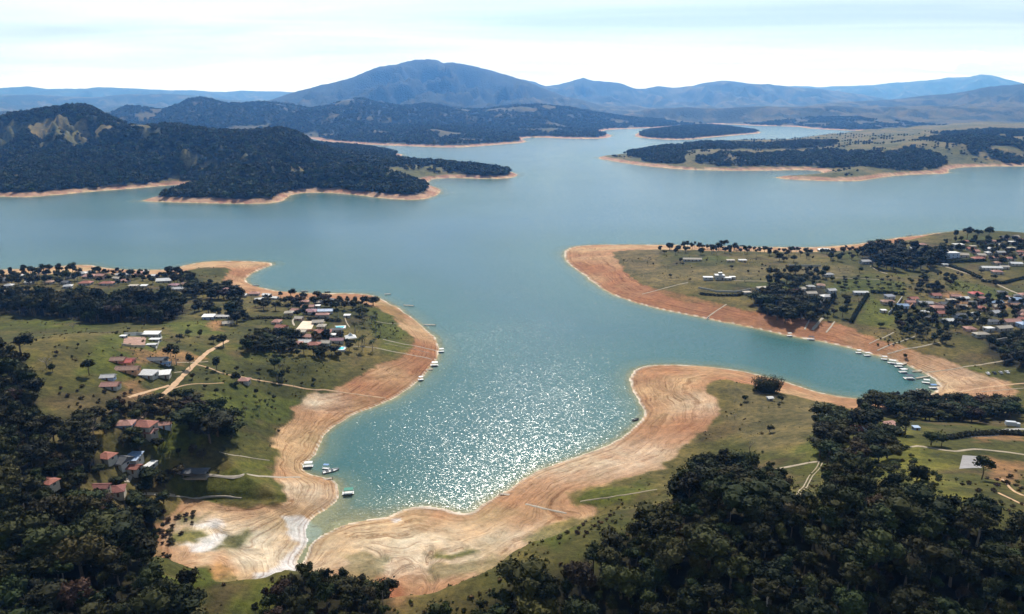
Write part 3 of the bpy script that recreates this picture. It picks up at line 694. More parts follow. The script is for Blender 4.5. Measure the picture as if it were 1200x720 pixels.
for pts, w, mt, nm in [
  ([(267, 399), (255, 406), (243, 413), (230, 425), (212, 443), (198, 457), (184, 468), (174, 478), (166, 488), (160, 496)], 6.0, M_dirt, 'dirt_road'),
  ([(228, 427), (244, 431), (262, 438), (280, 441), (310, 447), (345, 453), (380, 457), (415, 462), (452, 467)], 3.0, M_dirt, 'dirt_path'),
  ([(150, 466), (163, 462), (180, 457), (198, 452)], 4.0, M_dirt, 'dirt_road'), ([(201, 456), (215, 452), (232, 450), (262, 449)], 1.6, M_dirt, 'dirt_path'),
  ([(206, 425), (224, 425), (244, 424)], 1.6, M_pale, 'dirt_path'), ([(204, 437), (214, 436), (222, 437)], 1.4, M_pale, 'dirt_path'),
  ([(206, 553), (226, 557), (246, 557), (280, 558.5), (320, 559), (352, 559.5)], 3.2, M_concrete, 'concrete_path'), ([(165, 579), (200, 581), (240, 583), (283, 584)], 1.5, M_concrete, 'concrete_path'),
  ([(257, 530), (275, 534), (295, 537), (316, 540)], 1.3, M_concrete, 'concrete_path'), ([(165, 579), (180, 578), (205, 580)], 1.6, M_pale, 'dirt_path'),
  ([(449, 398), (480, 404.5), (511, 411)], 2.2, M_concrete, 'concrete_ramp'), ([(450, 402.5), (480, 408), (503, 414)], 1.2, M_pale, 'concrete_ramp'), ([(441, 408), (470, 414), (506, 421.5)], 2.4, M_concrete, 'concrete_ramp'),
  ([(441, 377), (456, 379.5), (471, 380.5)], 1.5, M_concrete, 'concrete_ramp'), ([(412, 406), (430, 407), (441, 408)], 1.5, M_concrete, 'concrete_path'),
  ([(616, 591), (640, 596.7), (664, 602)], 2.6, M_concrete, 'concrete_ramp'), ([(770, 574), (740, 579), (710, 584), (680, 588)], 1.6, M_pale, 'dirt_path'),
  ([(752, 345), (775, 339), (806, 331.5)], 2.4, M_concrete, 'concrete_ramp'), ([(829, 372), (840, 364), (851, 357)], 3.0, M_concrete, 'concrete_ramp'),
  ([(943, 386.5), (946, 380), (950, 374)], 3.2, M_concrete, 'concrete_ramp'), ([(952, 387), (957, 381), (964, 373)], 5.0, M_concrete, 'concrete_ramp'), ([(968, 390), (973, 384), (978, 377)], 3.0, M_concrete, 'concrete_ramp'),
  ([(1018, 403), (1032, 397), (1047, 390)], 2.4, M_concrete, 'concrete_ramp'), ([(1028, 411), (1050, 402), (1073, 394)], 2.6, M_concrete, 'concrete_ramp'), ([(1040, 415), (1070, 408), (1101, 401.5)], 2.6, M_concrete, 'concrete_ramp'),
  ([(1080, 437), (1130, 430), (1165, 425), (1185, 421)], 3.2, M_pale, 'dirt_path'), ([(1120, 460), (1150, 455), (1175, 452), (1215, 448)], 4.0, M_dirt, 'dirt_road'), ([(1150, 459), (1180, 457), (1215, 454)], 2.0, M_pale, 'dirt_path'),
  ([(905, 551), (925, 547), (945, 543), (960, 541)], 4.0, M_pale, 'dirt_road'), ([(960, 541), (957, 548), (947, 560), (940, 572), (931, 588)], 1.1, M_pale, 'wheel_track'), ([(963.5, 543), (960.5, 549), (950.5, 561), (943.5, 573), (934.5, 589)], 1.1, M_pale, 'wheel_track'),
  ([(1058, 526), (1075, 523), (1095, 526), (1118, 529), (1150, 527), (1215, 536)], 3.6, M_pale, 'dirt_road'), ([(1165, 507), (1180, 504), (1215, 503)], 7.0, M_asph, 'road'), ([(1110, 515), (1140, 512), (1170, 510)], 3.0, M_asph, 'road'),
  ([(1108, 313), (1125, 318), (1145, 325), (1165, 332), (1185, 341), (1215, 352)], 5.0, M_pale, 'road'), ([(1168, 360), (1180, 354), (1192, 348), (1215, 340)], 5.0, M_dirt, 'dirt_road'), ([(1020, 312), (1028, 317), (1040, 321)], 2.5, M_pale, 'dirt_path'), ([(978, 326), (1010, 327), (1035, 328)], 2.0, M_pale, 'dirt_path'),
  ([(860, 329), (880, 329.5), (905, 330)], 2.6, M_pale, 'dirt_path'), ([(345, 382), (343, 376), (347, 371)], 3.0, M_concrete, 'concrete_path'), ([(371, 387), (377, 380), (382, 376)], 2.0, M_pale, 'dirt_path'), ([(410, 384), (406, 378), (404, 372)], 2.0, M_pale, 'dirt_path'),
  ([(48, 347), (56, 344), (63, 342)], 3.0, M_pale, 'dirt_path'), ([(0, 342), (10, 340), (22, 338)], 3.5, M_pale, 'dirt_path'), ([(-10, 690), (15, 697), (40, 705), (70, 722)], 4.0, M_pale, 'dirt_road'), ([(1170, 578), (1195, 590), (1220, 600)], 2.0, M_dirt, 'dirt_path'), ([(1175, 562), (1190, 577), (1215, 585)], 2.4, M_dirt, 'dirt_path')]:
    strip(nm, pts, w * .6, mt)
def slab(name, pts, mat, lift=0.16):
    P = [pick(*p) for p in pts]; c = sum(P, Vector()) / len(P); n = 8; V = []; F = []
    a, b_, c_, d = P
    for i in range(n + 1):
        for j in range(n + 1):
            p = a.lerp(b_, j / n).lerp(d.lerp(c_, j / n), i / n); V.append((p.x, p.y, gz(p.x, p.y) + lift))
    for i in range(n):
        for j in range(n):
            k = i * (n + 1) + j; F.append((k, k + 1, k + n + 2, k + n + 1))
    o = link(name, mesh_from(name, V, F, mat)); o['kind'] = 'structure'; return o
M_paleclay = simple_mat('pale_clay', (.20, .19, .19), .9, .2, .2)
slab('bare_lot', [(1124, 550), (1150, 549), (1156, 536), (1128, 534)], M_paleclay)
slab('sports_court', [(347, 386), (365, 386), (370, 376.5), (355, 376.5)], simple_mat('court', (.55, .44, .34), .9, .2, .3))
slab('terrace', [(137, 566), (152, 566), (156, 557), (142, 557)], M_concrete, .25)
slab('terrace', [(80, 603), (96, 603), (108, 589), (94, 589)], M_concrete, .25)
slab('yard', [(144, 406), (170, 406), (172, 395), (146, 395)], simple_mat('rubble', (.24, .145, .11), .95, .45, .4))

# ------------------------------------------------------------------ houses
ROOFS = dict(red=(.25, .085, .058), pink=(.30, .15, .12), brown=(.24, .14, .10), dkred=(.17, .055, .045), white=(.50, .50, .50), grey=(.30, .30, .31), dark=(.075, .08, .09), blue=(.20, .29, .44), cream=(.32, .28, .23), purple=(.24, .13, .15), panel=(.05, .06, .10), bright=(.42, .085, .075))
WALLS = dict(w=(.36, .345, .315), c=(.40, .34, .26), p=(.50, .33, .28), b=(.33, .40, .52), g=(.40, .40, .39), o=(.50, .26, .14))
def roof_mat(k):
    nm = 'roof_' + k
    if nm in MATS: return MATS[nm]
    m = bpy.data.materials.new(nm); nt, b, o = nodes_of(m); tcn = nt.nodes.new('ShaderNodeTexCoord'); v = tcn.outputs['Object']
    c0 = ROOFS[k]
    f = noise(nt, v, .9, 5, .7); cc = ramp(nt, f, [(.25, [q * .6 for q in c0]), (.55, c0), (.8, [min(q * 1.35, .9) for q in c0])])
    nt.links.new(cc, b.inputs['Base Color']); b.inputs['Roughness'].default_value = .55 if k in ('white', 'grey', 'blue', 'panel') else .85
    wv = N(nt, 'ShaderNodeTexWave', Scale=4.0, Distortion=.5); nt.links.new(v, wv.inputs['Vector']); bumpn(nt, wv.outputs['Fac'], .5, .08, b)
    MATS[nm] = m; return m
for k, c0 in WALLS.items(): simple_mat('wall_' + k, c0, .9, .18, .6)
M_glass = simple_mat('window_glass', (.03, .035, .045), .15, .2, 1.0, spec=.6)
M_door = simple_mat('door_wood', (.12, .06, .03), .7, .3, 2.0)
win_me = MB().box(-.65, .65, -.05, .05, -.55, .55).mesh('window', M_glass)
sill_me = MB().box(-.8, .8, -.12, .06, -.68, -.58).mesh('sill', MATS['wall_w'])
door_me = MB().box(-.5, .5, -.05, .05, 0, 2.1).mesh('door', M_door)
def roof_vf(kind, w, d, h, z):
    o_ = .55; x, y = w / 2 + o_, d / 2 + o_; t = .18
    if kind == 'flat': return box_vf(-x + .3, x - .3, -y + .3, y - .3, z, z + .28)
    if kind == 'shed':
        v = [(-x, -y, z), (x, -y, z), (x, y, z + h), (-x, y, z + h), (-x, -y, z + t), (x, -y, z + t), (x, y, z + h + t), (-x, y, z + h + t)]
        return v, [(0, 3, 2, 1), (4, 5, 6, 7), (0, 1, 5, 4), (1, 2, 6, 5), (2, 3, 7, 6), (3, 0, 4, 7)]
    r = x if kind == 'gable' else max(x - y * .9, .4)
    v = [(-x, -y, z), (x, -y, z), (x, y, z), (-x, y, z), (-r, 0, z + h), (r, 0, z + h), (-x, -y, z - t), (x, -y, z - t), (x, y, z - t), (-x, y, z - t)]
    return v, [(0, 1, 5, 4), (2, 3, 4, 5), (1, 2, 5), (3, 0, 4), (6, 9, 8, 7), (0, 6, 7, 1), (1, 7, 8, 2), (2, 8, 9, 3), (3, 9, 6, 0)]
HOUSES = []      # footprints kept clear of trees
def house(px, py, w, d, h, deg, kind, roof, wall, label, name='house', cat='house', wings=()):
    w *= .64; d *= .70; h *= .86
    wings = [(a * .64, b_ * .7, c_ * .64, e * .7, f * .86, g, r) for a, b_, c_, e, f, g, r in wings]
    p = pick(px, py); zmin = min(gz(p.x + sx_ * w / 2.2, p.y + sy_ * d / 2.2) for sx_ in (-1, 1) for sy_ in (-1, 1))
    zc = max(zmin, p.z - .8)
    t = thing(name, label, cat, (p.x, p.y, zc), math.radians(deg)); HOUSES.append((p.x, p.y, max(w, d) / 2, h))
    blocks = [(0, 0, w, d, h, kind, roof)] + list(wings)
    for (ox, oy, w_, d_, h_, kd, rf) in blocks:
        mb = MB().box(ox - w_ / 2, ox + w_ / 2, oy - d_ / 2, oy + d_ / 2, -2.0, h_ - .02)
        if kd == 'gable': mb.add([(ox - w_ / 2, oy - d_ / 2 + .1, h_ - .03), (ox - w_ / 2, oy + d_ / 2 - .1, h_ - .03), (ox - w_ / 2, oy, h_ + d_ * .2), (ox + w_ / 2, oy - d_ / 2 + .1, h_ - .03), (ox + w_ / 2, oy + d_ / 2 - .1, h_ - .03), (ox + w_ / 2, oy, h_ + d_ * .2)], [(0, 2, 1), (3, 4, 5), (0, 3, 5, 2), (1, 2, 5, 4)])
        link('wall', mb.mesh('wall', MATS['wall_' + wall]), t)
        rh = {'gable': d_ * .24, 'hip': d_ * .22, 'shed': d_ * .12, 'flat': 0}[kd]
        v, f = roof_vf(kd, w_, d_, rh, h_); ro = link('roof', mesh_from('roof', [(a + ox, b_ + oy, c_) for a, b_, c_ in v], f, roof_mat(rf)), t)
        if kd in ('gable', 'hip') and rf != 'white':
            r = w_ / 2 + .5 if kd == 'gable' else max((w_ - d_ * .9) / 2, .4)
            link('ridge_cap', MB().box(ox - r, ox + r, oy - .16, oy + .16, h_ + rh - .06, h_ + rh + .10).mesh('ridge_cap', roof_mat(rf)), ro)
        nw = max(1, int(w_ / 4)); y0 = oy - d_ / 2
        for lvl in range(1 if h_ < 5 else 2):
            for k in range(nw):
                x = ox + (k + .5) / nw * w_ - w_ / 2
                if lvl == 0 and k == nw // 2 and (ox, oy) == (0, 0): link('door', door_me, t, (x, y0 - .03, .05))
                else:
                    wo_ = link('window', win_me, t, (x, y0 - .03, 1.6 + lvl * 2.9)); link('sill', sill_me, wo_)
        link('window', win_me, t, (ox - w_ / 2 - .03, oy, 1.6), math.pi / 2); link('window', win_me, t, (ox + w_ / 2 + .03, oy, 1.6), math.pi / 2)
    return t
H_ROWS = [
 # villas on the far shore of the left bank, left to right
 (3, 329, 12, 8, 3, 4, 'hip', 'dark', 'w', 'small dark roofed villa at the left picture edge by the lake'),
 (24, 325, 11, 8, 3, 0, 'hip', 'grey', 'w', 'grey roofed villa half hidden by trees near the left edge'),
 (37, 325, 14, 8, 3.4, 5, 'gable', 'white', 'w', 'white gabled villa in the trees below the left far shore'),
 (35, 333, 12, 8, 3, -5, 'gable', 'white', 'w', 'small white roofed villa above the green field at far left'),
 (96, 323, 17, 11, 4, 8, 'hip', 'grey', 'w', 'grey hipped villa behind the pink roofed one on the left shore'),
 (105, 326, 20, 13, 4, 12, 'hip', 'pink', 'w', 'large villa with pale pink hipped roof on the left shore'),
 (101, 334, 19, 12, 3.4, 5, 'hip', 'red', 'w', 'low villa with red hipped roof at the edge of the left field'),
 (119, 327, 15, 10, 5.6, -8, 'gable', 'pink', 'p', 'two storey pink villa between the red roofs on the left shore'),
 (126, 334, 22, 11, 3.2, 2, 'hip', 'red', 'w', 'long red roofed villa beside the dark belt of trees on the left'),
 (145, 324, 24, 9, 3.6, 14, 'gable', 'grey', 'w', 'long grey roofed villa on the left shore'),
 (164, 324, 15, 11, 5.8, 10, 'hip', 'pink', 'p', 'two storey villa with reddish pink roof on the left shore'),
 (171, 320, 11, 7, 3, 0, 'gable', 'white', 'w', 'small white villa right at the left waterline'),
 (182, 325, 13, 8, 3, 5, 'gable', 'white', 'w', 'white roofed villa just left of the bright white hall'),
 (193, 331, 24, 13, 3.6, 12, 'gable', 'white', 'w', 'big hall with bright white metal roof on the left shore'),
 (204, 336, 16, 10, 3.2, -6, 'hip', 'purple', 'w', 'villa with dull purple roof below the bright white hall'),
 (206, 340, 26, 9, 3, 6, 'gable', 'grey', 'w', 'long grey roofed stable at the edge of the left field'),
 (157, 337, 14, 6, 2.6, 0, 'shed', 'cream', 'c', 'low cream shed at the field edge below the left villas'),
 (169, 337, 10, 6, 2.6, 0, 'shed', 'white', 'c', 'small white shed at the field edge below the left villas'),
 (219, 335, 14, 9, 3.4, 18, 'gable', 'brown', 'c', 'brown roofed house beside the dark trees near the sandy spit'),
 (266, 344, 17, 10, 6.0, 4, 'hip', 'pink', 'p', 'tall pinkish house at the corner of the dark hedge trees'),
 (285, 348, 12, 8, 3.2, 0, 'gable', 'white', 'w', 'white cottage just left of the red roof near the bay beach'),
 (298, 346, 16, 10, 3.6, 5, 'hip', 'pink', 'w', 'house with pale red roof near the bay beach'),
 (304, 353, 12, 7, 3, 25, 'gable', 'white', 'w', 'white gabled cottage below the pale red roof near the bay'),
 (313, 348, 13, 8, 3.4, -15, 'gable', 'white', 'w', 'white cottage with steep white roof near the bay beach'),
 (322, 351, 12, 7, 3, -20, 'gable', 'white', 'w', 'rightmost white cottage in the row near the bay beach'),
 (245, 374, 15, 9, 3.6, 3, 'shed', 'white', 'b', 'barn with bright white roof above the red dirt patch'),
 (261, 373, 20, 7, 2.8, 2, 'gable', 'grey', 'g', 'long low grey barn right of the white roofed barn'),
 (267, 381, 13, 9, 3, 30, 'gable', 'cream', 'c', 'small barn with pale brown roof below the dark tree column'),
 # village on the left point
 (339, 369, 12, 9, 3.4, 10, 'hip', 'cream', 'c', 'cream house alone left of the lakeside village'),
 (357, 356, 13, 9, 3.4, 0, 'hip', 'pink', 'w', 'topmost reddish roof of the village on the left point'),
 (361, 362, 18, 9, 3.4, 3, 'gable', 'pink', 'w', 'second reddish roof from the top of the left village'),
 (364, 368, 16, 13, 4, 6, 'hip', 'purple', 'w', 'large dull purple roof in the middle of the left village'),
 (374, 356, 13, 8, 3, 0, 'gable', 'cream', 'w', 'pale cottage under the round tree near the left point beach'),
 (391, 357, 15, 8, 3, 0, 'gable', 'white', 'w', 'white roofed cottage nearest the beach of the left point'),
 (372, 361, 9, 7, 3, 0, 'flat', 'white', 'w', 'tiny white flat roofed house among the left village trees'),
 (380, 367, 24, 9, 3.6, 4, 'gable', 'blue', 'w', 'long blue grey roof in the left village'),
 (378, 372, 18, 8, 4, 3, 'hip', 'pink', 'w', 'white walled house with pink roof above the sports court'),
 (407, 372, 9, 7, 3, 0, 'flat', 'white', 'w', 'tiny white house right of the left village trees'),
 (332, 392, 22, 10, 3.4, 2, 'gable', 'dark', 'w', 'long dark roofed house left of the sports court'),
 (350, 391, 18, 7, 3, 0, 'shed', 'cream', 'w', 'pale long roof just below the sports court'),
 (378, 392, 22, 12, 4, 4, 'hip', 'red', 'w', 'big house with red hipped roof below the sports court'),
 (392, 395, 10, 7, 3, 0, 'flat', 'white', 'w', 'small white house right of the big red hipped roof'),
 (326, 400, 13, 8, 3, 8, 'gable', 'grey', 'w', 'leftmost grey roof of the lower row in the left village'),
 (345, 405, 19, 10, 3.4, 2, 'hip', 'pink', 'w', 'pink roofed house in the lower row of the left village'),
 (358, 403, 14, 9, 3.4, 0, 'gable', 'grey', 'w', 'grey roofed house between two reddish roofs of the lower row'),
 (367, 406, 17, 10, 3.4, 4, 'hip', 'red', 'w', 'red roofed house in the lower row of the left village'),
 (380, 404, 15, 9, 3.4, -4, 'gable', 'cream', 'w', 'cream roofed house left of the swimming pool'),
 (395, 401.5, 16, 8, 3.6, 2, 'gable', 'purple', 'w', 'purple roofed house just above the swimming pool'),
 # left pasture
 (178, 395, 18, 8, 4.2, 0, 'shed', 'white', 'w', 'white roofed open farm building beside the walled rubble yard'),
 (182, 400, 11, 5, 2.8, 0, 'flat', 'white', 'w', 'low white annex below the white farm building'),
 (178, 406, 10, 5, 2.6, 5, 'flat', 'grey', 'w', 'small grey outbuilding at the corner of the rubble yard'),
 (145, 396, 6, 4, 2.6, 0, 'flat', 'white', 'w', 'white box shed at the left corner of the rubble yard'),
 (139, 424, 12, 8, 3, 5, 'gable', 'brown', 'o', 'brown roofed shack left of the bright red roof in the pasture'),
 (149, 427, 10, 8, 3.4, 6, 'gable', 'bright', 'o', 'house with bright red roof in the left pasture'),
 (154, 425, 7, 7, 3.2, 6, 'gable', 'pink', 'o', 'small pink roof joined to the bright red one in the pasture'),
 (150, 435, 20, 9, 3, 3, 'gable', 'brown', 'o', 'long brown roofed house below the bright red roof'),
 (185, 424, 18, 8, 3, 8, 'gable', 'dark', 'g', 'dark grey roofed house left of the pine pair'),
 (195, 428, 7, 5, 2.6, 0, 'flat', 'blue', 'b', 'little blue hut by the pine pair'),
 (174, 441, 15, 10, 3.2, -6, 'shed', 'grey', 'w', 'house with pale grey roof beside the dirt road'),
 (191, 441, 13, 9, 3.2, 14, 'shed', 'white', 'w', 'house with bright white roof beside the dirt road'),
 (127, 444, 11, 7, 2.8, 10, 'gable', 'grey', 'b', 'small grey house left of the red dirt yard'),
 (130, 454, 14, 9, 3, 4, 'gable', 'pink', 'w', 'house with pale pink roof left of the red dirt yard'),
 (286, 448, 11, 8, 3.2, 0, 'hip', 'pink', 'w', 'lone small house with pink roof and a round tree in the pasture'),
 # red roofed hamlet
 (148, 500, 12, 9, 3.4, 6, 'hip', 'pink', 'b', 'pink roofed house with blue walls at the left of the hamlet top'),
 (169, 502, 17, 11, 4, -8, 'hip', 'red', 'w', 'biggest red hipped roof of the hamlet by the dirt road'),
 (174, 509, 11, 8, 3.2, -8, 'gable', 'pink', 'w', 'pink roofed annex below the biggest hamlet roof'),
 (193, 500, 10, 6, 3, 15, 'gable', 'pink', 'b', 'small pink roofed house right of the biggest hamlet roof'),
 (125, 538, 11, 9, 3.2, -12, 'hip', 'red', 'w', 'square red hipped roof left of the white metal roof'),
 (145, 544, 8, 12, 3.6, -14, 'gable', 'dark', 'g', 'dark steel roofed house joined to the white metal roof'),
 (156, 541, 11, 11, 3.8, 0, 'shed', 'blue', 'w', 'house with pale blue white metal roof in the hamlet'),
 (154, 551, 14, 7, 3.2, -6, 'gable', 'red', 'w', 'long red roof directly below the pale metal roof'),
 (177, 547, 5, 9, 2.8, -12, 'flat', 'white', 'w', 'narrow white awning roof right of the pale metal roof'),
 (115, 574, 15, 6, 3, 4, 'gable', 'dkred', 'c', 'long dark red roof left of the lower terrace'),
 (133, 578, 15, 10, 3.2, 20, 'hip', 'dkred', 'c', 'large dark maroon roof below the paved terrace'),
 (57, 568, 10, 7, 3, -15, 'hip', 'red', 'c', 'small red roof deep in the trees left of the hamlet'),
 (77, 594, 11, 8, 3, -25, 'hip', 'dkred', 'c', 'dark red roof by the stepped terrace in the left wood'),
 (23, 615, 8, 6, 3, -10, 'hip', 'pink', 'c', 'lonely pink roof deep in the wood at the lower left'),
 # right peninsula, open part
 (811, 306, 34, 9, 3.4, -3, 'gable', 'cream', 'w', 'long pale roofed stable in the open right pasture'),
 (856, 307, 14, 6, 2.6, 0, 'shed', 'cream', 'c', 'low pale sheds right of the long pasture stable'),
 (870, 307, 14, 6, 2.6, 0, 'shed', 'grey', 'c', 'grey shed at the right end of the pasture sheds'),
 (858, 327, 10, 6, 3, 0, 'flat', 'white', 'w', 'small white flat roofed house right of the modern villa'),
 (894, 341, 17, 11, 3.4, 15, 'shed', 'cream', 'w', 'house with broad cream roof at the edge of the dark grove'),
 (875, 345, 12, 8, 3, 10, 'flat', 'cream', 'w', 'small cream terrace house left of the dark grove'),
 (930, 293, 22, 9, 3.2, 0, 'gable', 'purple', 'w', 'dull purple roofed villa on the far shore of the right peninsula'),
 (966, 295, 25, 12, 3.8, 0, 'hip', 'white', 'w', 'villa with wide white hipped roof on the far right shore'),
 (1014, 309, 20, 10, 4, 12, 'gable', 'grey', 'w', 'grey roofed house at the left end of the pine wood'),
 (950, 338, 12, 8, 3, 0, 'hip', 'grey', 'w', 'grey roof at the back of the dark grove'),
 (970, 324, 17, 9, 3.4, 10, 'hip', 'grey', 'w', 'grey roofed house right of the dark tree row in the pasture'),
 (950, 346, 16, 9, 3.4, 5, 'gable', 'cream', 'w', 'pale roofed house above the concrete ramps, upper one'),
 (946, 353, 13, 11, 3.2, 15, 'hip', 'cream', 'w', 'pale roofed house above the concrete ramps, lower one'),
 (969, 350, 18, 11, 3.6, 10, 'hip', 'grey', 'w', 'grey roofed house left of the long hedge, upper one'),
 (963, 356, 11, 8, 3, 15, 'gable', 'grey', 'w', 'grey roofed house left of the long hedge, lower one'),
 (1008, 345, 22, 7, 3, -3, 'gable', 'white', 'w', 'long white roof at the top of the dark hedge'),
 (1042, 350, 13, 9, 3.6, 8, 'shed', 'panel', 'w', 'roof covered in dark solar panels right of the hedge'),
 (1040, 356, 18, 10, 3.4, -4, 'hip', 'brown', 'c', 'pale brown hipped roof below the solar panel roof'),
 (1035, 366, 8, 6, 2.8, 0, 'flat', 'white', 'w', 'tiny white hut on the lawn below the brown roof'),
 (1057, 361, 15, 9, 3.6, -3, 'gable', 'blue', 'b', 'blue and white house right of the diagonal garden wall'),
 (1066, 357, 12, 8, 3.6, -3, 'gable', 'pink', 'p', 'pink roofed house joined behind the blue and white one'),
 (1084, 358, 19, 9, 3.6, -4, 'gable', 'grey', 'w', 'long grey roofed house right of the orange garden wall'),
 (1099, 363, 18, 11, 3.6, -6, 'hip', 'pink', 'p', 'pink hipped house in the middle of the right village'),
 (1082, 368, 12, 7, 3, 0, 'gable', 'white', 'w', 'small white cottage below the long grey roof'),
 (1086, 374, 14, 7, 3, 5, 'gable', 'dark', 'w', 'dark roofed cottage at the bottom of the right village'),
 # right village
 (1143, 347, 18, 11, 3.6, 4, 'hip', 'bright', 'w', 'villa with vivid red hipped roof in the right village'),
 (1119, 350, 13, 8, 3.4, -10, 'gable', 'pink', 'w', 'pink roofed house left of the vivid red villa'),
 (1129, 352, 14, 8, 3.2, 10, 'gable', 'white', 'w', 'white roofed house just below left of the vivid red villa'),
 (1114, 354, 13, 7, 3, 0, 'flat', 'cream', 'w', 'cream flat roof left of the white roof in the right village'),
 (1166, 357, 18, 9, 3.2, 4, 'gable', 'blue', 'w', 'house with dull blue roof at the bend of the dirt road'),
 (1191, 356, 18, 12, 5.8, -8, 'hip', 'blue', 'b', 'tall blue house at the right picture edge by the dirt road'),
 (1125, 372, 18, 9, 3.4, -6, 'hip', 'dark', 'b', 'dark blue roofed house among the trees of the right village'),
 (1142, 371, 11, 8, 3.4, 30, 'gable', 'white', 'w', 'white gabled house in the centre of the right village trees'),
 (1148, 377, 13, 8, 3, 0, 'flat', 'cream', 'w', 'cream flat roofed house below the white gabled one'),
 (1110, 378, 16, 9, 3.2, 8, 'gable', 'white', 'w', 'white house left of the dark garden trees in the right village'),
 (1130, 379, 15, 8, 3.2, -5, 'gable', 'cream', 'w', 'pale roofed house above the palms of the right village'),
 (1163, 379, 18, 9, 3.2, 8, 'hip', 'dark', 'g', 'dark grey roof between cream roofs in the lower right village'),
 (1184, 380, 22, 11, 4, 6, 'gable', 'pink', 'c', 'large pale pink roof near the right picture edge'),
 (1199, 384, 14, 11, 4.5, 6, 'hip', 'blue', 'b', 'blue roofed house cut by the right picture edge'),
 (1149, 394, 18, 9, 3.4, 6, 'hip', 'cream', 'w', 'cream roofed house lowest in the right village'),
 (1158, 388, 12, 7, 3.4, 12, 'flat', 'white', 'w', 'white flat house joined to the lowest cream roof'),
 (1175, 387, 22, 9, 3.4, 14, 'gable', 'cream', 'w', 'long cream roof right of the lowest white flat house'),
 # right hillside
 (1060, 296, 18, 9, 4, 6, 'hip', 'blue', 'w', 'white and pale blue villa behind the pine wood'),
 (1070, 293, 13, 8, 3.4, 0, 'gable', 'white', 'w', 'white villa behind the pine wood, right of the pale blue one'),
 (1080, 289, 14, 9, 3.6, 0, 'hip', 'pink', 'w', 'pinkish villa below the red bank at the far right shore'),
 (1122, 291, 19, 10, 6.4, 3, 'flat', 'white', 'w', 'white two storey house on the grassy hilltop'),
 (1140, 291, 12, 7, 3.4, 0, 'flat', 'cream', 'w', 'pale low house right of the white hilltop house'),
 (1106, 296, 12, 8, 3.4, 0, 'gable', 'cream', 'w', 'pale gabled house at the right end of the pine wood'),
 (1114, 302, 24, 13, 8.2, 2, 'flat', 'white', 'b', 'large white house of three stepped floors on the right hillside'),
 (1128, 301, 17, 12, 4, -12, 'gable', 'cream', 'w', 'house with broad cream roof right of the three floor house'),
 (1146, 305, 21, 12, 3.8, 2, 'hip', 'red', 'w', 'villa with wide red pink hipped roof above the road field'),
 (1107, 312, 10, 7, 3, 0, 'flat', 'white', 'w', 'little white gatehouse at the top of the road'),
 (1161, 316, 34, 9, 3.4, -5, 'gable', 'white', 'w', 'long white roofed hall in the field right of the road'),
 (1176, 315, 15, 8, 3.2, 0, 'gable', 'cream', 'w', 'cream roof at the right end of the long white hall'),
 (1168, 321, 16, 10, 3.4, -4, 'hip', 'pink', 'w', 'pink roofed house below the long white hall'),
 (1190, 311, 19, 9, 3.4, -8, 'gable', 'white', 'w', 'white roofed house near the right edge above the hall'),
 (1183, 305, 13, 8, 3.2, 0, 'hip', 'red', 'w', 'small red roof near the right edge above the white roof'),
 (1165, 304, 16, 8, 3.4, -6, 'gable', 'pink', 'w', 'pinkish roof right of the wide red villa'),
 (1186, 286, 16, 8, 3.6, 0, 'flat', 'white', 'w', 'long white house below the right skyline trees'),
 (1193, 283, 14, 8, 4, 0, 'hip', 'pink', 'w', 'pink villa highest near the right edge'),
 (1163, 285, 13, 8, 3.6, 0, 'hip', 'pink', 'w', 'pale pink villa under the skyline trees'),
 (1182, 293, 22, 8, 3.4, 0, 'flat', 'cream', 'c', 'cream walled house on the right hillside'),
 (1172, 298, 14, 8, 3.4, 0, 'gable', 'grey', 'w', 'grey roofed house between cream walls and red roof on the hillside'),
 # right foreground
 (1003, 506, 13, 9, 3.4, 8, 'hip', 'dkred', 'c', 'dark red hipped roof among the trees below the inlet'),
 (983, 508, 12, 8, 3.2, -5, 'hip', 'dkred', 'c', 'brownish red roof behind the white gazebo below the inlet'),
 (1043, 501, 10, 6, 3.2, 14, 'shed', 'pink', 'p', 'small pink building with flat pink roof below the inlet'),
 (1016, 506, 6, 5, 2.8, 0, 'flat', 'white', 'w', 'tiny white outbuilding beside the dark red roof'),
 (1073, 504, 5, 4, 2.6, 0, 'flat', 'blue', 'b', 'tiny blue roofed hut right of the round dark tree'),
 (902, 469, 5, 4, 2.4, 10, 'gable', 'white', 'w', 'lone white cabin on the grass in front of the bamboo'),
]
for r in H_ROWS: house(*r)
def more_houses(pts, n, place):
    P = np.array([tuple(pick(*q))[:2] for q in pts]); lo, hi = P.min(0), P.max(0); k = 0; words = dict(grey='grey', pink='pink', brown='brown', cream='pale', red='red', dark='dark')
    for _ in range(400):
        if k >= n: break
        x, y = random.uniform(lo[0], hi[0]), random.uniform(lo[1], hi[1])
        if not dist_poly(np.array([x]), np.array([y]), P)[1][0] or any((x - a) ** 2 + (y - b_) ** 2 < (r + 9) ** 2 for a, b_, r, h in HOUSES): continue
        z = gz(x, y); fy = y * cp - (z - CAM_H) * sp; rc = random.choice(list(words))
        t = house(600 + FPX * x / fy, 360 - FPX * (y * sp + (z - CAM_H) * cp) / fy, random.uniform(10, 15), random.uniform(8, 11), 3.1, random.uniform(-20, 20), random.choice(['gable', 'hip']), rc, random.choice('wwcpg'), 'small %s roofed house half hidden among the trees of the %s' % (words[rc], place)); t['group'] = 'small %s roofs of the %s' % (words[rc], place); k += 1
more_houses([(1045, 352), (1110, 345), (1200, 345), (1200, 385), (1130, 388), (1060, 372)], 20, 'right village')
more_houses([(1100, 288), (1150, 283), (1200, 278), (1200, 318), (1150, 308)], 14, 'right hillside')
more_houses([(310, 392), (355, 350), (410, 355), (405, 398), (385, 410), (330, 408)], 12, 'left village')
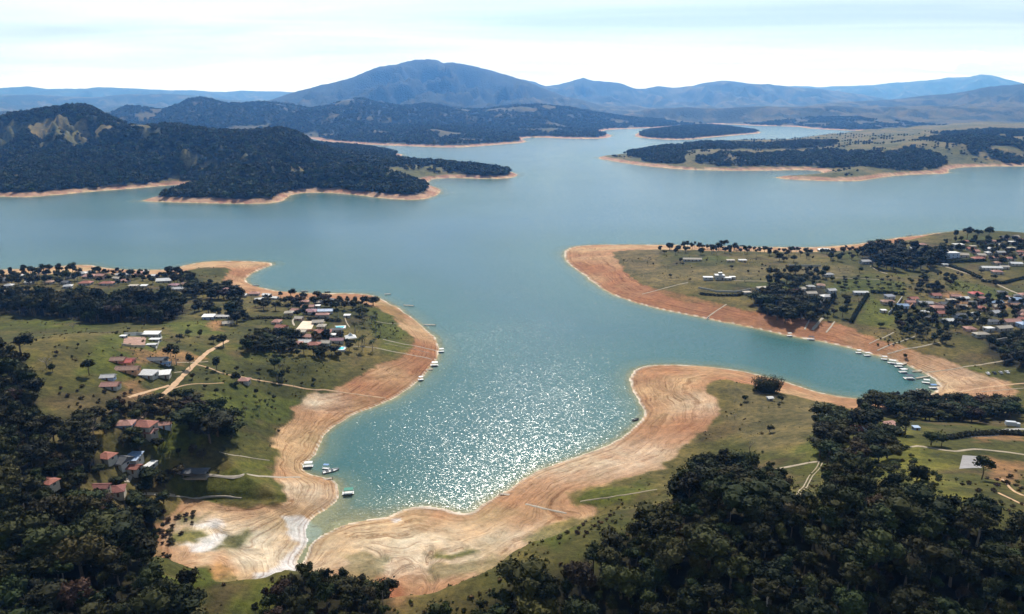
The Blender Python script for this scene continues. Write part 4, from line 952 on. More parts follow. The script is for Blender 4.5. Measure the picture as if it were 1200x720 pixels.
more_houses([(0, 325), (90, 320), (210, 324), (200, 336), (90, 338), (0, 338)], 10, 'left far shore')
more_houses([(900, 330), (960, 335), (990, 352), (960, 360), (905, 345)], 6, 'right grove')
house(843, 327, 16, 10, 5.6, -4, 'flat', 'white', 'w', 'modern white villa with terraces on the open right peninsula', wings=[(-20, -2, 16, 8, 3.0, 'flat', 'white'), (12, -5, 13, 8, 3.2, 'flat', 'white'), (1, 1, 6, 5, 8.4, 'flat', 'white')])
# ------------------------------------------------------------------ open shelters
M_white = simple_mat('white_paint', (.50, .50, .50), .5, .08, 1.0); M_steel = simple_mat('steel', (.35, .36, .38), .4, .15, 1.0, .6); M_wood = simple_mat('weathered_wood', (.22, .17, .12), .85, .3, 1.2)
def shelter(px, py, w, d, h, deg, kind, mat, label, name, cat):
    p = pick(px, py); t = thing(name, label, cat, (p.x, p.y, p.z), math.radians(deg)); HOUSES.append((p.x, p.y, max(w, d) / 2, h))
    for sx_ in (-1, 1):
        for sy_ in (-1, 1): link('post', MB().tube((sx_ * w * .46, sy_ * d * .46, -1), (sx_ * w * .46, sy_ * d * .46, h), .10, .10, 6).mesh('post', M_wood), t)
    if kind == 'tent':
        v = [(-w / 2, -d / 2, h - .3), (w / 2, -d / 2, h - .3), (w / 2, d / 2, h - .3), (-w / 2, d / 2, h - .3), (-w / 2, -d / 2, h), (w / 2, -d / 2, h), (w / 2, d / 2, h), (-w / 2, d / 2, h), (-w * .2, -d * .2, h + w * .16), (w * .2, -d * .2, h + w * .16), (w * .2, d * .2, h + w * .16), (-w * .2, d * .2, h + w * .16), (0, 0, h + w * .42)]
        f = [(3, 2, 1, 0)] + [(i, (i + 1) % 4, 4 + (i + 1) % 4, 4 + i) for i in range(4)] + [(4 + i, 4 + (i + 1) % 4, 8 + (i + 1) % 4, 8 + i) for i in range(4)] + [(8 + i, 8 + (i + 1) % 4, 12) for i in range(4)]
        link('canopy', mesh_from('canopy', v, f, mat), t)
    else:
        v, f = roof_vf('gable', w, d, d * .16, h); link('roof', mesh_from('roof', v, f, mat), t)
        link('floor_slab', MB().box(-w / 2 - .3, w / 2 + .3, -d / 2 - .3, d / 2 + .3, -.6, .14).mesh('floor_slab', M_concrete), t)
        link('table', MB().box(-1.2, 1.2, -.5, .5, .8, .88).box(-.1, .1, -.3, .3, .1, .8).mesh('table', M_wood), t)
shelter(230, 558, 12, 5.5, 3, 0, 'pav', roof_mat('dark'), 'open pavilion with dark grey blue roof on the concrete path', 'pavilion', 'pavilion')
shelter(411, 399, 9, 9, 3, 20, 'tent', M_white, 'white pointed party tent beside the left village palms', 'party_tent', 'tent')
shelter(968, 497, 9, 7, 2.8, 10, 'tent', simple_mat('pale_blue_canvas', (.62, .72, .80), .7, .1, 1), 'pale blue white pointed gazebo at the grass edge below the inlet', 'gazebo', 'gazebo')

# ------------------------------------------------------------------ swimming pools
def pool(px, py, w, d, deg, label):
    p = pick(px, py); t = thing('swimming_pool', label, 'pool', (p.x, p.y, p.z + .1), math.radians(deg)); HOUSES.append((p.x, p.y, w / 2 + 2, 0))
    mb = MB()
    for a in ((-w / 2 - 1.4, w / 2 + 1.4, -d / 2 - 1.4, -d / 2), (-w / 2 - 1.4, w / 2 + 1.4, d / 2, d / 2 + 1.4), (-w / 2 - 1.4, -w / 2, -d / 2, d / 2), (w / 2, w / 2 + 1.4, -d / 2, d / 2)): mb.box(*a, -1.5, .35)
    link('rim', mb.mesh('rim', M_white), t)
    link('pool_water', MB().box(-w / 2 + .004, w / 2 - .004, -d / 2 + .004, d / 2 - .004, -1, .22).mesh('pool_water', simple_mat('pool_water', (.10, .55, .62), .08, .1, .3, spec=.5)), t)
pool(394, 409, 12, 6, 4, 'turquoise swimming pool under the purple roof of the left village')
pool(397, 384, 9, 5, 8, 'pale green pool right of the sports court')

# ------------------------------------------------------------------ garden walls and hedges
def wallrun(pts, h, th, mat, label, name='garden_wall', cat='wall'):
    P = [pick(*q) for q in pts]; mb = MB()
    for a, b_ in zip(P, P[1:]):
        n = max(1, int((b_ - a).length / 5)); d = (b_ - a); d.z = 0; d.normalize(); nx, ny = -d.y * th / 2, d.x * th / 2
        for k in range(n):
            q0 = a.lerp(b_, k / n); q1 = a.lerp(b_, (k + 1) / n); z0, z1 = gz(q0.x, q0.y), gz(q1.x, q1.y)
            v = []
            for q, zg in ((q0, z0), (q1, z1)):
                v += [(q.x - nx, q.y - ny, zg - .8), (q.x + nx, q.y + ny, zg - .8), (q.x - nx, q.y - ny, zg + h), (q.x + nx, q.y + ny, zg + h)]
            mb.add(v, [(0, 4, 6, 2), (1, 3, 7, 5), (2, 6, 7, 3), (0, 2, 3, 1), (4, 5, 7, 6)])
    return tag(link(name, mb.mesh(name, mat)), label, cat)
for pts, h, c, lb in [([(1041, 369), (1049, 361), (1057, 350)], 2.4, 'wall_g', 'grey diagonal garden wall left of the blue and white house'),
    ([(1066, 362), (1071, 356), (1075, 351)], 2.6, 'wall_o', 'orange diagonal garden wall between the pink and grey roofs'),
    ([(818, 338), (838, 342), (862, 343), (880, 340)], 1.6, 'wall_w', 'low white curved wall in front of the modern villa'),
    ([(143, 405), (156, 407), (170, 407)], 1.5, 'wall_c', 'low cream wall along the front of the rubble yard'), ([(146, 394), (160, 393.5), (172, 394)], 2.6, 'wall_g', 'tall grey wall along the back of the rubble yard'),
    ([(1163, 402), (1180, 399), (1205, 394)], 2.6, 'wall_w', 'long white boundary wall at the right edge below the village'),
    ([(1118, 364), (1106, 360), (1092, 356)], 2.2, 'wall_p', 'reddish brick wall behind the pink village house'),
    ([(183, 410), (187, 401), (190, 396)], 1.3, 'wall_w', 'short white wall right of the white farm building'),
    ([(925, 312), (945, 312.5), (962, 312.5)], 2.0, 'wall_w', 'long white wall below the far shore trees of the right peninsula'),
    ([(340, 388), (356, 389), (368, 388)], 1.6, 'wall_o', 'low reddish wall in front of the sports court')]:
    wallrun(pts, h, .4, MATS[c], lb)

def leaf_mat(name, c, var=.5, rnd=.5):
    if name in MATS: return MATS[name]
    m = bpy.data.materials.new(name); nt, b, o = nodes_of(m); tcn = nt.nodes.new('ShaderNodeTexCoord'); oi = nt.nodes.new('ShaderNodeObjectInfo')
    f = noise(nt, tcn.outputs['Object'], 3.5, 4, .7)
    cc = ramp(nt, f, [(.28, [v * (1 - var) for v in c]), (.5, c), (.75, [c[0] * 1.65, c[1] * 1.5, c[2] * 1.2])])
    hs = N(nt, 'ShaderNodeHueSaturation'); nt.links.new(cc, hs.inputs['Color'])
    nt.links.new(mth(nt, 'ADD', mth(nt, 'MULTIPLY', oi.outputs['Random'], 2 * rnd), 1 - rnd), hs.inputs['Value'])
    w = nt.nodes.new('ShaderNodeTexWhiteNoise'); w.noise_dimensions = '1D'; nt.links.new(mth(nt, 'MULTIPLY', oi.outputs['Random'], 913.7), w.inputs['W'])
    nt.links.new(mth(nt, 'ADD', mth(nt, 'MULTIPLY', w.outputs['Value'], .11), .43), hs.inputs['Hue'])
    nt.links.new(hs.outputs[0], b.inputs['Base Color']); b.inputs['Roughness'].default_value = .8; b.inputs['Specular IOR Level'].default_value = .12
    MATS[name] = m; return m
M_leaf = leaf_mat('broad_leaves', (.017, .022, .005)); M_leaf2 = leaf_mat('dry_leaves', (.038, .030, .013)); M_needle = leaf_mat('needles', (.016, .022, .009)); M_bush = leaf_mat('bush_leaves', (.034, .042, .010)); M_palm = leaf_mat('palm_leaves', (.034, .042, .012))
M_far = leaf_mat('wood_canopy', (.025, .036, .009), .5, .6); M_bamboo = leaf_mat('bamboo_leaves', (.036, .045, .013)); M_bark = simple_mat('bark', (.10, .075, .05), .95, .35, 3.0); M_palebark = simple_mat('pale_bark', (.26, .22, .18), .9, .3, 3.0)
M_tuft = leaf_mat('tussock_grass', (.085, .078, .026), .35, .4); M_lush = leaf_mat('lush_meadow_leaves', (.075, .085, .018), .4, .3)  # lush leaves have a greener base colour than the tussocks

def leaves_mesh(name, pts, nrm, size, mat, rs, core=None):
    """leaf sprays: one bent quad for each point, tilted about its outward normal, plus a closed inner core"""
    n = len(pts); nr = nrm + rs.normal(0, .55, (n, 3)); nr /= np.linalg.norm(nr, axis=1)[:, None] + 1e-9
    r = rs.normal(0, 1, (n, 3)); a = np.cross(nr, r); a /= np.linalg.norm(a, axis=1)[:, None] + 1e-9; b_ = np.cross(nr, a)
    s = size * rs.uniform(.6, 1.35, n)[:, None]; asp = rs.uniform(.55, .9, n)[:, None]
    p0 = pts - a * s; p1 = pts + b_ * s * asp + nr * s * .12; p2 = pts + a * s - nr * s * .35; p3 = pts - b_ * s * asp + nr * s * .12
    V = np.stack([p0, p1, p2, p3], 1).reshape(-1, 3); F = np.arange(4 * n).reshape(n, 4)
    verts = V.tolist(); faces = F.tolist()
    if core:
        k = len(verts)
        for cv, cf in core: verts += [tuple(v) for v in cv]; faces += [tuple(i + k for i in f) for f in cf]; k = len(verts)
    return mesh_from(name, verts, faces, mat)
def ico(c, r, rs, sub=1, jit=.18):
    bm = bmesh.new(); bmesh.ops.create_icosphere(bm, subdivisions=sub, radius=1.0)
    v = [tuple(np.array(c) + np.array(q.co) * np.array(r) * (1 + rs.uniform(-jit, jit))) for q in bm.verts]; f = [tuple(x.index for x in q.verts) for q in bm.faces]; bm.free(); return v, f
def crown(name, mat, seed, nl=10, ctr=(0, 0, .64), rad=(.40, .40, .30), lobe=.19, per=95, leaf=.040, sub=1):
    rs = np.random.RandomState(seed); cs = []
    for k in range(nl):
        q = rs.normal(0, 1, 3); q /= np.linalg.norm(q); q[2] = abs(q[2]) * rs.choice([1, 1, -.6])
        cs.append(np.array(ctr) + q * np.array(rad) * rs.uniform(.4, 1.0))
    cs.append(np.array(ctr)); P = []; Nn = []; cores = []
    for c in cs:
        r = lobe * rs.uniform(.55, 1.4); q = rs.normal(0, 1, (per, 3)); q /= np.linalg.norm(q, axis=1)[:, None]
        P.append(c + q * r * rs.uniform(.72, 1.18, per)[:, None] * np.array([1, 1, .85])); Nn.append(q); cores.append(ico(c, (r * .78, r * .78, r * .64), rs, sub))
    return leaves_mesh(name, np.vstack(P), np.vstack(Nn), leaf, mat, rs, cores)
def trunk(name, mat, seed, h=.55, r=.028, limbs=4):
    rs = random.Random(seed); mb = MB(); top = (rs.uniform(-.03, .03), rs.uniform(-.03, .03), h); mid_ = (rs.uniform(-.02, .02), rs.uniform(-.02, .02), h * .5)
    mb.tube((0, 0, -.12), mid_, r * 1.35, r, 6).tube(mid_, top, r, r * .55, 6)
    for k in range(limbs):
        a = k * 2 * math.pi / limbs + rs.uniform(-.5, .5); z = h * rs.uniform(.5, .85)
        mb.tube((mid_[0], mid_[1], z), (math.cos(a) * .22, math.sin(a) * .22, z + rs.uniform(.14, .26)), r * .5, r * .18, 4)
    return mb.mesh(name, mat)
BROAD = [(trunk('trunk', M_bark, 10 + k), crown('crown', M_leaf if k < 6 else M_leaf2, 40 + k, nl=8 + k % 4, rad=(.36 + .05 * (k % 3), .38, .24 + .04 * (k % 2)), ctr=(0, 0, .60 + .03 * (k % 3)))) for k in range(7)]
PINE = [(trunk('trunk', M_bark, 60 + k, .8, .02, 2), crown('crown', M_needle, 70 + k, nl=13, ctr=(0, 0, .58), rad=(.15, .15, .40), lobe=.105, per=50, leaf=.034)) for k in range(3)]
EUC = [(trunk('trunk', M_palebark, 80 + k, .72, .016, 3), crown('crown', M_leaf, 90 + k, nl=8, ctr=(0, 0, .76), rad=(.24, .24, .20), lobe=.105, per=30, leaf=.04)) for k in range(3)]
ROUND = [(trunk('trunk', M_bark, 100 + k, .62, .02, 4), crown('crown', M_leaf, 110 + k, nl=12, ctr=(0, 0, .74), rad=(.30, .30, .20), lobe=.125, per=36, leaf=.042)) for k in range(2)]
BARE = []
for k in range(2):
    rs_ = random.Random(200 + k); mb = MB().tube((0, 0, -.1), (0, 0, .45), .03, .02, 6); tw = MB()
    for j in range(9):
        a = j * .7 + rs_.uniform(0, .4); z = .3 + .03 * j; e = (math.cos(a) * .28, math.sin(a) * .28, z + rs_.uniform(.2, .36)); mb.tube((0, 0, z * .9), e, .014, .006, 4)
        for q in range(5):
            tw.tube(e, (e[0] + rs_.uniform(-.13, .13), e[1] + rs_.uniform(-.13, .13), e[2] + rs_.uniform(.02, .14)), .006, .002, 3)
    BARE.append((mb.mesh('trunk', M_palebark), tw.mesh('crown', M_palebark)))
def palm_mesh(k):
    rs_ = random.Random(300 + k); mb = MB(); bend = rs_.uniform(-.06, .06); pts = [(bend * t * t, 0, t * .80) for t in (-.1, .3, .6, 1)]
    for i in range(3): mb.tube(pts[i], pts[i + 1], .026 - .004 * i, .022 - .004 * i, 6)
    V = []; F = []; top = Vector(pts[-1])
    for j in range(16):
        a = j * 2 * math.pi / 16 + rs_.uniform(-.15, .15); up = rs_.uniform(.05, .75); L = rs_.uniform(.24, .32); prev = None
        for i in range(6):
            t = i / 5; q = top + Vector((math.cos(a) * L * t, math.sin(a) * L * t, L * (up * t - 1.15 * t * t))); w = .045 * (1 - t) * (.35 + 2.2 * t) + .003; n_ = Vector((-math.sin(a), math.cos(a), 0)) * w
            b0 = len(V); V += [q - n_ - Vector((0, 0, w * .5)), q, q + n_ - Vector((0, 0, w * .5))]
            if prev is not None: F += [(prev, prev + 1, b0 + 1, b0), (prev + 1, prev + 2, b0 + 2, b0 + 1)]
            prev = b0
    return mb.mesh('trunk', M_palebark), mesh_from('crown', V, F, M_palm)
PALM = [palm_mesh(k) for k in range(3)]
BUSH = [crown('bush', M_bush, 130 + k, nl=5, ctr=(0, 0, .42), rad=(.38, .38, .2), lobe=.27, per=34, leaf=.08) for k in range(4)]
BUSHDRY = [crown('bush', M_leaf2, 150 + k, nl=5, ctr=(0, 0, .40), rad=(.42, .42, .2), lobe=.25, per=34, leaf=.07) for k in range(2)]

M_olive = leaf_mat('olive_leaves', (.034, .037, .008), .45, .4)
OLIVET = [(trunk('trunk', M_bark, 600 + k), crown('crown', M_olive, 610 + k, nl=7 + 3 * k, rad=(.44, .36, .20 + .05 * k), ctr=(0, 0, .58), lobe=.17, leaf=.045)) for k in range(2)]
TALLT = [(trunk('trunk', M_bark, 620 + k, .6, .022, 4), crown('crown', M_leaf, 630 + k, nl=9, rad=(.24, .27, .34), ctr=(0, 0, .62), lobe=.14, per=70, leaf=.036)) for k in range(3)]
WOODS_MIX = BROAD + OLIVET + TALLT + EUC[:1] + ROUND
def near_house(x, y, margin=2.0, front=9.0):
    for hx, hy, r, h in HOUSES:
        dx, dy = x - hx, y - hy
        if dx * dx + dy * dy < (r + margin) ** 2: return True
        if abs(dx - hx / max(hy, 1) * dy) < r * .75 and -front < dy < 0: return True
    return False
COUNT = {}
def plant_tree(kind, x, y, h, name, label, group=None, wide=None):
    kv = random.randrange(len(kind)); tm, cm = kind[kv]
    if kind in (BROAD, WOODS_MIX) and kv == 6 and group and 'dark' in label: label = label.replace('dark', 'brownish', 1); group = 'brownish ' + group
    s = h * random.uniform(.92, 1.08); w = s * (wide or 1.0) * random.uniform(.8, 1.3)
    t = thing(name, label, 'tree' if 'palm' not in name else 'palm', (x, y, gz(x, y) - .1), random.uniform(0, 6.28), group); t.scale = (w, w, s)
    link('trunk', tm, t); link('crown', cm, t); COUNT[name] = COUNT.get(name, 0) + 1
    return t
def scatter(pts, spacing, n, zmode='pick', avoid=True, margin=2.0, front=9.0):
    """random spots, no two nearer than spacing, inside an area outlined in the photograph"""
    P = np.array([tuple(pick(*q))[:2] for q in pts]); lo, hi = P.min(0), P.max(0); out = []; grid = {}
    K = int(min(max(n * 14, 400), (hi - lo).prod() / spacing ** 2 * 12 + 200)); cx_ = RNG.uniform(lo[0], hi[0], K); cy_ = RNG.uniform(lo[1], hi[1], K)
    ok = dist_fast(cx_, cy_, P)[1] & (ground_z(cx_, cy_) > .3)
    for x, y in zip(cx_[ok].tolist(), cy_[ok].tolist()):
        if len(out) >= n: break
        c = (int(x // spacing), int(y // spacing))
        if any((x - a) ** 2 + (y - b_) ** 2 < spacing ** 2 for i in (-1, 0, 1) for j in (-1, 0, 1) for a, b_ in grid.get((c[0] + i, c[1] + j), ())): continue
        if avoid and near_house(x, y, margin, front): continue
        out.append((x, y)); grid.setdefault(c, []).append((x, y))
    return out
# hedges are leafy runs
def hedge(pts, h, w, label):
    P = [pick(*q) for q in pts]; rs = np.random.RandomState(int(P[0].x) & 1023); A_ = []; Nn = []; mb_core = []
    for a, b_ in zip(P, P[1:]):
        L = (b_ - a).length; n = int(L * 14 * (h + w) / 4); t = rs.uniform(0, 1, n); d = (b_ - a).normalized(); side = np.array([-d.y, d.x, 0])
        c = np.outer(1 - t, np.array(a)) + np.outer(t, np.array(b_)); c[:, 2] = ground_z(c[:, 0], c[:, 1]); ang = rs.uniform(-.3, math.pi + .3, n)
        off = np.outer(np.cos(ang) * w / 2, side); off[:, 2] += np.clip(np.sin(ang), 0, 1) * h * rs.uniform(.75, 1.1, n); off[:, 2] += rs.uniform(0, .35, n) * h * (np.abs(np.cos(ang)) > .6)
        A_.append(c + off); nn = np.outer(np.cos(ang), side); nn[:, 2] = np.sin(ang); Nn.append(nn)
        for k in range(max(1, int(L / 4))):
            q = a.lerp(b_, (k + .5) / max(1, int(L / 4))); mb_core.append(ico((q.x, q.y, gz(q.x, q.y) + h * .4), (2.4 + w * .2, 2.4 + w * .2, h * .5) if w > 3 else (2.1, 2.1, h * .5), rs, 1, .1))
    return tag(link('hedge', leaves_mesh('hedge', np.vstack(A_), np.vstack(Nn), .5, M_needle, rs, mb_core)), label, 'hedge')
for pts, h, w, lb in [([(1017, 346), (1010, 356), (1003, 367), (997, 379)], 3.2, 3, 'tall straight dark hedge running from the long white roof to the beach'),
    ([(979, 347), (972, 356), (966, 366)], 2.6, 2.4, 'dark hedge right of the two grey roofs above the ramps'),
    ([(1112, 312), (1128, 318), (1150, 327)], 3.0, 3, 'dark hedge along the upper road on the right hillside'), ([(1108, 309), (1130, 307), (1155, 306)], 3, 3, 'dark hedge along the field above the upper road'),
    ([(1157, 399), (1180, 394), (1205, 389)], 3.4, 3.5, 'dark hedge behind the long white boundary wall'), ([(1020, 343), (1040, 344.5), (1060, 346)], 3, 3, 'dark hedge above the solar panel roof'),
    ([(310, 398), (335, 396), (365, 396), (390, 397)], 3.2, 3.2, 'long dark hedge across the middle of the left village'), ([(360, 375), (380, 376), (400, 377)], 2.8, 3, 'dark hedge between the pink roof and the sports court'),
    ([(285, 376), (300, 374), (330, 374), (342, 374)], 2.2, 2.4, 'dark hedge crossing the field left of the left village'), ([(820, 345), (840, 347), (865, 347), (878, 343)], 2.2, 3, 'curved dark hedge in front of the modern white villa'),
    ([(1110, 515), (1140, 511), (1170, 509), (1205, 511)], 2.6, 3, 'long dark hedge along the lane at the lower right'), ([(1150, 330), (1175, 333), (1205, 325)], 2.6, 3, 'dark hedge right of the upper road')]:
    hedge(pts, h, w, lb)
#@@SECTION boats
# ------------------------------------------------------------------ piers, pontoons, boats, cars
M_deck = simple_mat('deck_boards', (.30, .25, .20), .85, .25, .8); M_green = simple_mat('green_canvas', (.02, .16, .12), .7, .15, 1); M_dhull = simple_mat('dark_hull', (.03, .035, .045), .35, .2, 1); M_blueh = simple_mat('blue_hull', (.10, .20, .38), .35, .15, 1)
def pontoon(px, py, L, W, deg, label, canopy='white', group=None):
    L *= .66; W *= .66
    x, y = on_plane(px, py, 0.4); t = thing('pontoon_raft', label, 'pontoon', (x, y, 0), math.radians(deg), group)
    for s in (-1, 1): link('float', MB().tube((-L / 2, s * W * .36, .05), (L / 2, s * W * .36, .05), .38, .38, 8).mesh('float', M_dhull), t)
    dk = MB()
    n = max(4, int(L / .6))
    link('deck', MB().box(-L / 2, L / 2, -W / 2, W / 2, .40, .52).mesh('deck', M_white if canopy != 'none' else M_deck), t)
    if canopy != 'none':
        for sx_ in (-.30, .42):
            for sy_ in (-.45, .45): link('post', MB().tube((L * sx_, W * sy_, .5), (L * sx_, W * sy_, 2.7), .05, .05, 5).mesh('post', M_steel), t)
        link('canopy', MB().box(L * -.34, L * .46, -W * .52, W * .52, 2.7, 2.84).mesh('canopy', {'white': M_white, 'green': M_green, 'blue': M_blueh, 'dark': M_dhull}[canopy]), t)
        link('railing', MB().box(-L / 2, -L / 2 + .06, -W / 2, W / 2, 1.3, 1.36).box(-L / 2, L / 2, -W / 2, -W / 2 + .06, 1.3, 1.36).box(-L / 2, L / 2, W / 2 - .06, W / 2, 1.3, 1.36).mesh('railing', M_steel), t)
def boat(px, py, L, deg, label, hull=None, cabin=True, group=None):
    L *= .85
    x, y = on_plane(px, py, 0.3); t = thing('motor_boat', label, 'boat', (x, y, 0), math.radians(deg), group); W = L * .34; st = [(-.5, .85, .95), (-.2, 1, .95), (.15, .95, 1.0), (.38, .55, 1.12), (.5, .03, 1.25)]; V = []; F = []
    for (a, b_, c_) in st: V += [(a * L, -b_ * W / 2, c_ * .8), (a * L, -b_ * W * .35, -.15), (a * L, b_ * W * .35, -.15), (a * L, b_ * W / 2, c_ * .8), (a * L, b_ * W * .42, c_ * .8 - .02), (a * L, b_ * W * .36, .35), (a * L, -b_ * W * .36, .35), (a * L, -b_ * W * .42, c_ * .8 - .02)]
    for i in range(4):
        for k in range(8): a = i * 8 + k; c_ = i * 8 + (k + 1) % 8; F.append((a, c_, c_ + 8, a + 8))
    F.append(tuple(range(8)))
    link('hull', mesh_from('hull', V, F, hull or M_white), t); link('seat', MB().box(-L * .3, -L * .15, -W * .3, W * .3, .36, .7).mesh('seat', M_dhull), t)
    if cabin: link('windshield', MB().add([(L * .1, -W * .4, .8), (L * .1, W * .4, .8), (L * .02, W * .38, 1.35), (L * .02, -W * .38, 1.35), (L * .12, -W * .4, .8), (L * .12, W * .4, .8), (L * .04, W * .38, 1.35), (L * .04, -W * .38, 1.35)], [(0, 1, 2, 3), (7, 6, 5, 4), (3, 2, 6, 7), (0, 3, 7, 4), (1, 5, 6, 2)]).mesh('windshield', M_glass), t)
    link('outboard_motor', MB().box(-L * .5 - .35, -L * .5, -.2, .2, .2, 1.25).mesh('outboard_motor', M_dhull), t)
def pier(p0, p1, w, label):
    a = pick(*p0); x1, y1 = on_plane(*p1, 0.6); d = Vector((x1 - a.x, y1 - a.y)); L = d.length; ang = math.atan2(d.y, d.x)
    t = thing('pier', label, 'pier', (a.x, a.y, .6), ang)
    link('beam', MB().box(-1, L, -w * .38, -w * .38 + .2, -.05, .12).box(-1, L, w * .38 - .2, w * .38, -.05, .12).mesh('beam', M_wood), t)
    me = MB().box(-.19, .19, -w / 2, w / 2, .125, .19).mesh('plank', M_deck)
    for k in range(int((L + 1) / .9)):
        link('plank', me, t, (-.8 + k * .9, 0, 0), None, (2.2, 1, 1))
    for k in range(int(L / 5) + 1):
        for s in (-1, 1): link('pile', MB().tube((k * 5, s * w * .45, -4), (k * 5, s * w * .45, .5), .12, .12, 5).mesh('pile', M_wood), t)
pontoon(361, 546.5, 8.5, 4, 8, 'white moored pontoon raft by the beach just above the left pier')
pontoon(408, 578, 9, 4.6, 10, 'pontoon boat with green canopy moored right of the left pier', 'green')
boat(388, 552, 11, 28, 'long white motor boat lying diagonally off the left pier end')
pontoon(382, 549, 6, 2.6, -10, 'small blue canopied raft beside the diagonal white boat', 'blue')
pier((345, 559.5), (391, 560.5), 1.8, 'narrow wooden pier running out from the concrete path')
pontoon(517, 412, 7, 4, 10, 'white raft at the end of the upper ramp on the left point')
pontoon(509, 428, 9, 5, 5, 'largest white raft below the lower ramp on the left point')
pontoon(503, 433, 8, 3, 10, 'bare wooden raft just below the largest raft of the left point', 'none')
pontoon(493, 445, 6, 3.6, 20, 'lowest small white raft along the left point')
pier((452, 345.5), (458, 344.5), 1.8, 'short dark pier on the upper curve of the left point')
pier((474, 358.5), (485, 358.5), 1.8, 'dark pier at the middle of the left point beach')
pier((498, 381.5), (511, 381), 1.8, 'dark pier above the ramps of the left point'); pier((601, 580), (584, 578.5), 1.8, 'short dark pier on the long sandy beach at the bottom centre')
boat(745, 492, 6, 30, 'small dark boat off the tip of the middle sand spit', M_dhull, False)
boat(830, 373, 7, 60, 'white boat drawn up at the foot of the ramp on the red bank')
for k, (a, b_, L, W, dg, cn, lb) in enumerate([
   (925, 393.5, 7, 3, 10, 'white', 'leftmost small white raft along the red right bank'), (950, 397.5, 9, 4, -8, 'dark', 'dark raft below the concrete ramps on the right bank'), (1006, 413.5, 7, 3.5, 0, 'white', 'first white raft at the start of the right marina row'),
   (1016, 416.5, 8, 3.5, 5, 'white', 'second white raft of the right marina row'), (1036, 421, 7, 3.5, -15, 'white', 'third white raft of the right marina row'), (1045, 425.5, 9, 4.5, -25, 'white', 'large white raft in the middle of the marina row'),
   (1053, 429.5, 9, 4.5, -5, 'white', 'white raft just below the large one in the marina row'), (1059, 432.5, 10, 3, 0, 'none', 'bare wooden raft in the marina row'), (1058, 436, 9, 4.5, 5, 'white', 'white raft farthest out in the marina row'),
   (1065, 443.5, 11, 6, 0, 'dark', 'large dark canopied raft standing off the marina row'), (1085, 448.5, 8, 3.5, -20, 'white', 'white raft near the inner end of the marina'), (1093, 454.5, 8, 4, 0, 'blue', 'blue canopied raft at the inner end of the inlet'),
   (1079, 456.5, 9, 2.6, -10, 'none', 'low dark wooden raft near the inlet end'), (1070, 462, 9, 4.5, -15, 'white', 'big white raft in front of the trees at the inlet end')]):
    pontoon(a, b_, L, W, dg, lb, cn)
for (a, b_), (c_, d), lb in [((1062, 426), (1056, 428), 'short pier to the upper marina rafts'), ((1079, 436), (1068, 435.5), 'pier to the middle marina rafts'), ((1088, 442), (1073, 443.5), 'pier to the large dark raft'), ((1099, 452), (1088, 450), 'pier at the inner end of the inlet')]:
    pier((a, b_), (c_, d), 1.6, lb)
for (a, b_, L, lb) in [(168, 318, 9, 'white boat at the left far shore below the water line villa'), (148, 317.5, 10, 'white boat moored left along the left far shore'), (300, 335, 8, 'white boat in the small bay behind the sandy spit'), (357, 341.5, 9, 'white boat off the beach above the left village'), (384, 342.5, 7, 'dark boat off the beach above the left village'), (1066, 276.5, 10, 'white boat off the red far right bank'), (870, 288, 9, 'dark boat off the far shore of the right peninsula')]:
    boat(a, b_, L, 5, lb, M_dhull if 'dark' in lb else None)
CARC = dict(white=(.75, .75, .75), black=(.03, .03, .035), silver=(.42, .43, .45), red=(.3, .04, .03))
def car(px, py, deg, c, label, truck=False):
    p = pick(px, py); t = thing('parked_car' if not truck else 'delivery_truck', label, 'car' if not truck else 'truck', (p.x, p.y, p.z + .05), math.radians(deg)); L, W = (4.4, 1.8) if not truck else (7.5, 2.3)
    paint_ = simple_mat('car_paint_' + c, CARC[c], .25, .05, 1, spec=.6)
    if truck:
        link('cargo_box', MB().box(-L / 2, L / 2 - 2.1, -W / 2, W / 2, .8, 3.1).mesh('cargo_box', paint_), t); link('cab', MB().box(L / 2 - 2.0, L / 2, -W / 2 + .05, W / 2 - .05, .5, 2.4).mesh('cab', paint_), t); link('windshield', MB().box(L / 2 - .02, L / 2 + .03, -W / 2 + .2, W / 2 - .2, 1.4, 2.2).mesh('windshield', M_glass), t)
    else:
        pr = [(-L / 2, .35), (L / 2, .35), (L / 2, .72), (L * .26, .92), (-L * .42, .98), (-L / 2, .8)]
        V = [(x, -W / 2, z) for x, z in pr] + [(x, W / 2, z) for x, z in pr]; n = len(pr); link('body', mesh_from('body', V, [tuple(range(n)), tuple(range(2 * n - 1, n - 1, -1))] + [(i, i + n, (i + 1) % n + n, (i + 1) % n) for i in range(n)], paint_), t)
        pr = [(L * .22, .92), (L * .06, 1.42), (-L * .25, 1.45), (-L * .40, .97)]; V = [(x, -W * (.46 if z < 1.2 else .38), z) for x, z in pr] + [(x, W * (.46 if z < 1.2 else .38), z) for x, z in pr]
        link('cabin_glass', mesh_from('cabin_glass', V, [(0, 1, 2, 3), (7, 6, 5, 4)] + [(i, i + 4, (i + 1) % 4 + 4, (i + 1) % 4) for i in range(4)], M_glass), t); link('roof', MB().box(-L * .26, L * .06, -W * .39, W * .39, 1.44, 1.50).mesh('roof', paint_), t)
    for sx_ in (-.31, .31):
        for s in (-1, 1): link('wheel', MB().tube((L * sx_, s * (W / 2 - .18), .33), (L * sx_, s * (W / 2 + .02), .33), .33, .33, 10).mesh('wheel', M_dhull), t)
for a, b_, dg, c_, lb in [(1157.5, 438.5, 75, 'white', 'leftmost parked white car on the sandy right beach'), (1165, 438, 80, 'black', 'dark car second from the left on the right beach'), (1172.5, 437.5, 78, 'silver', 'silver car third from the left on the right beach'), (1180, 437, 82, 'white', 'rightmost parked white car on the sandy right beach')]: car(a, b_, dg, c_, lb)
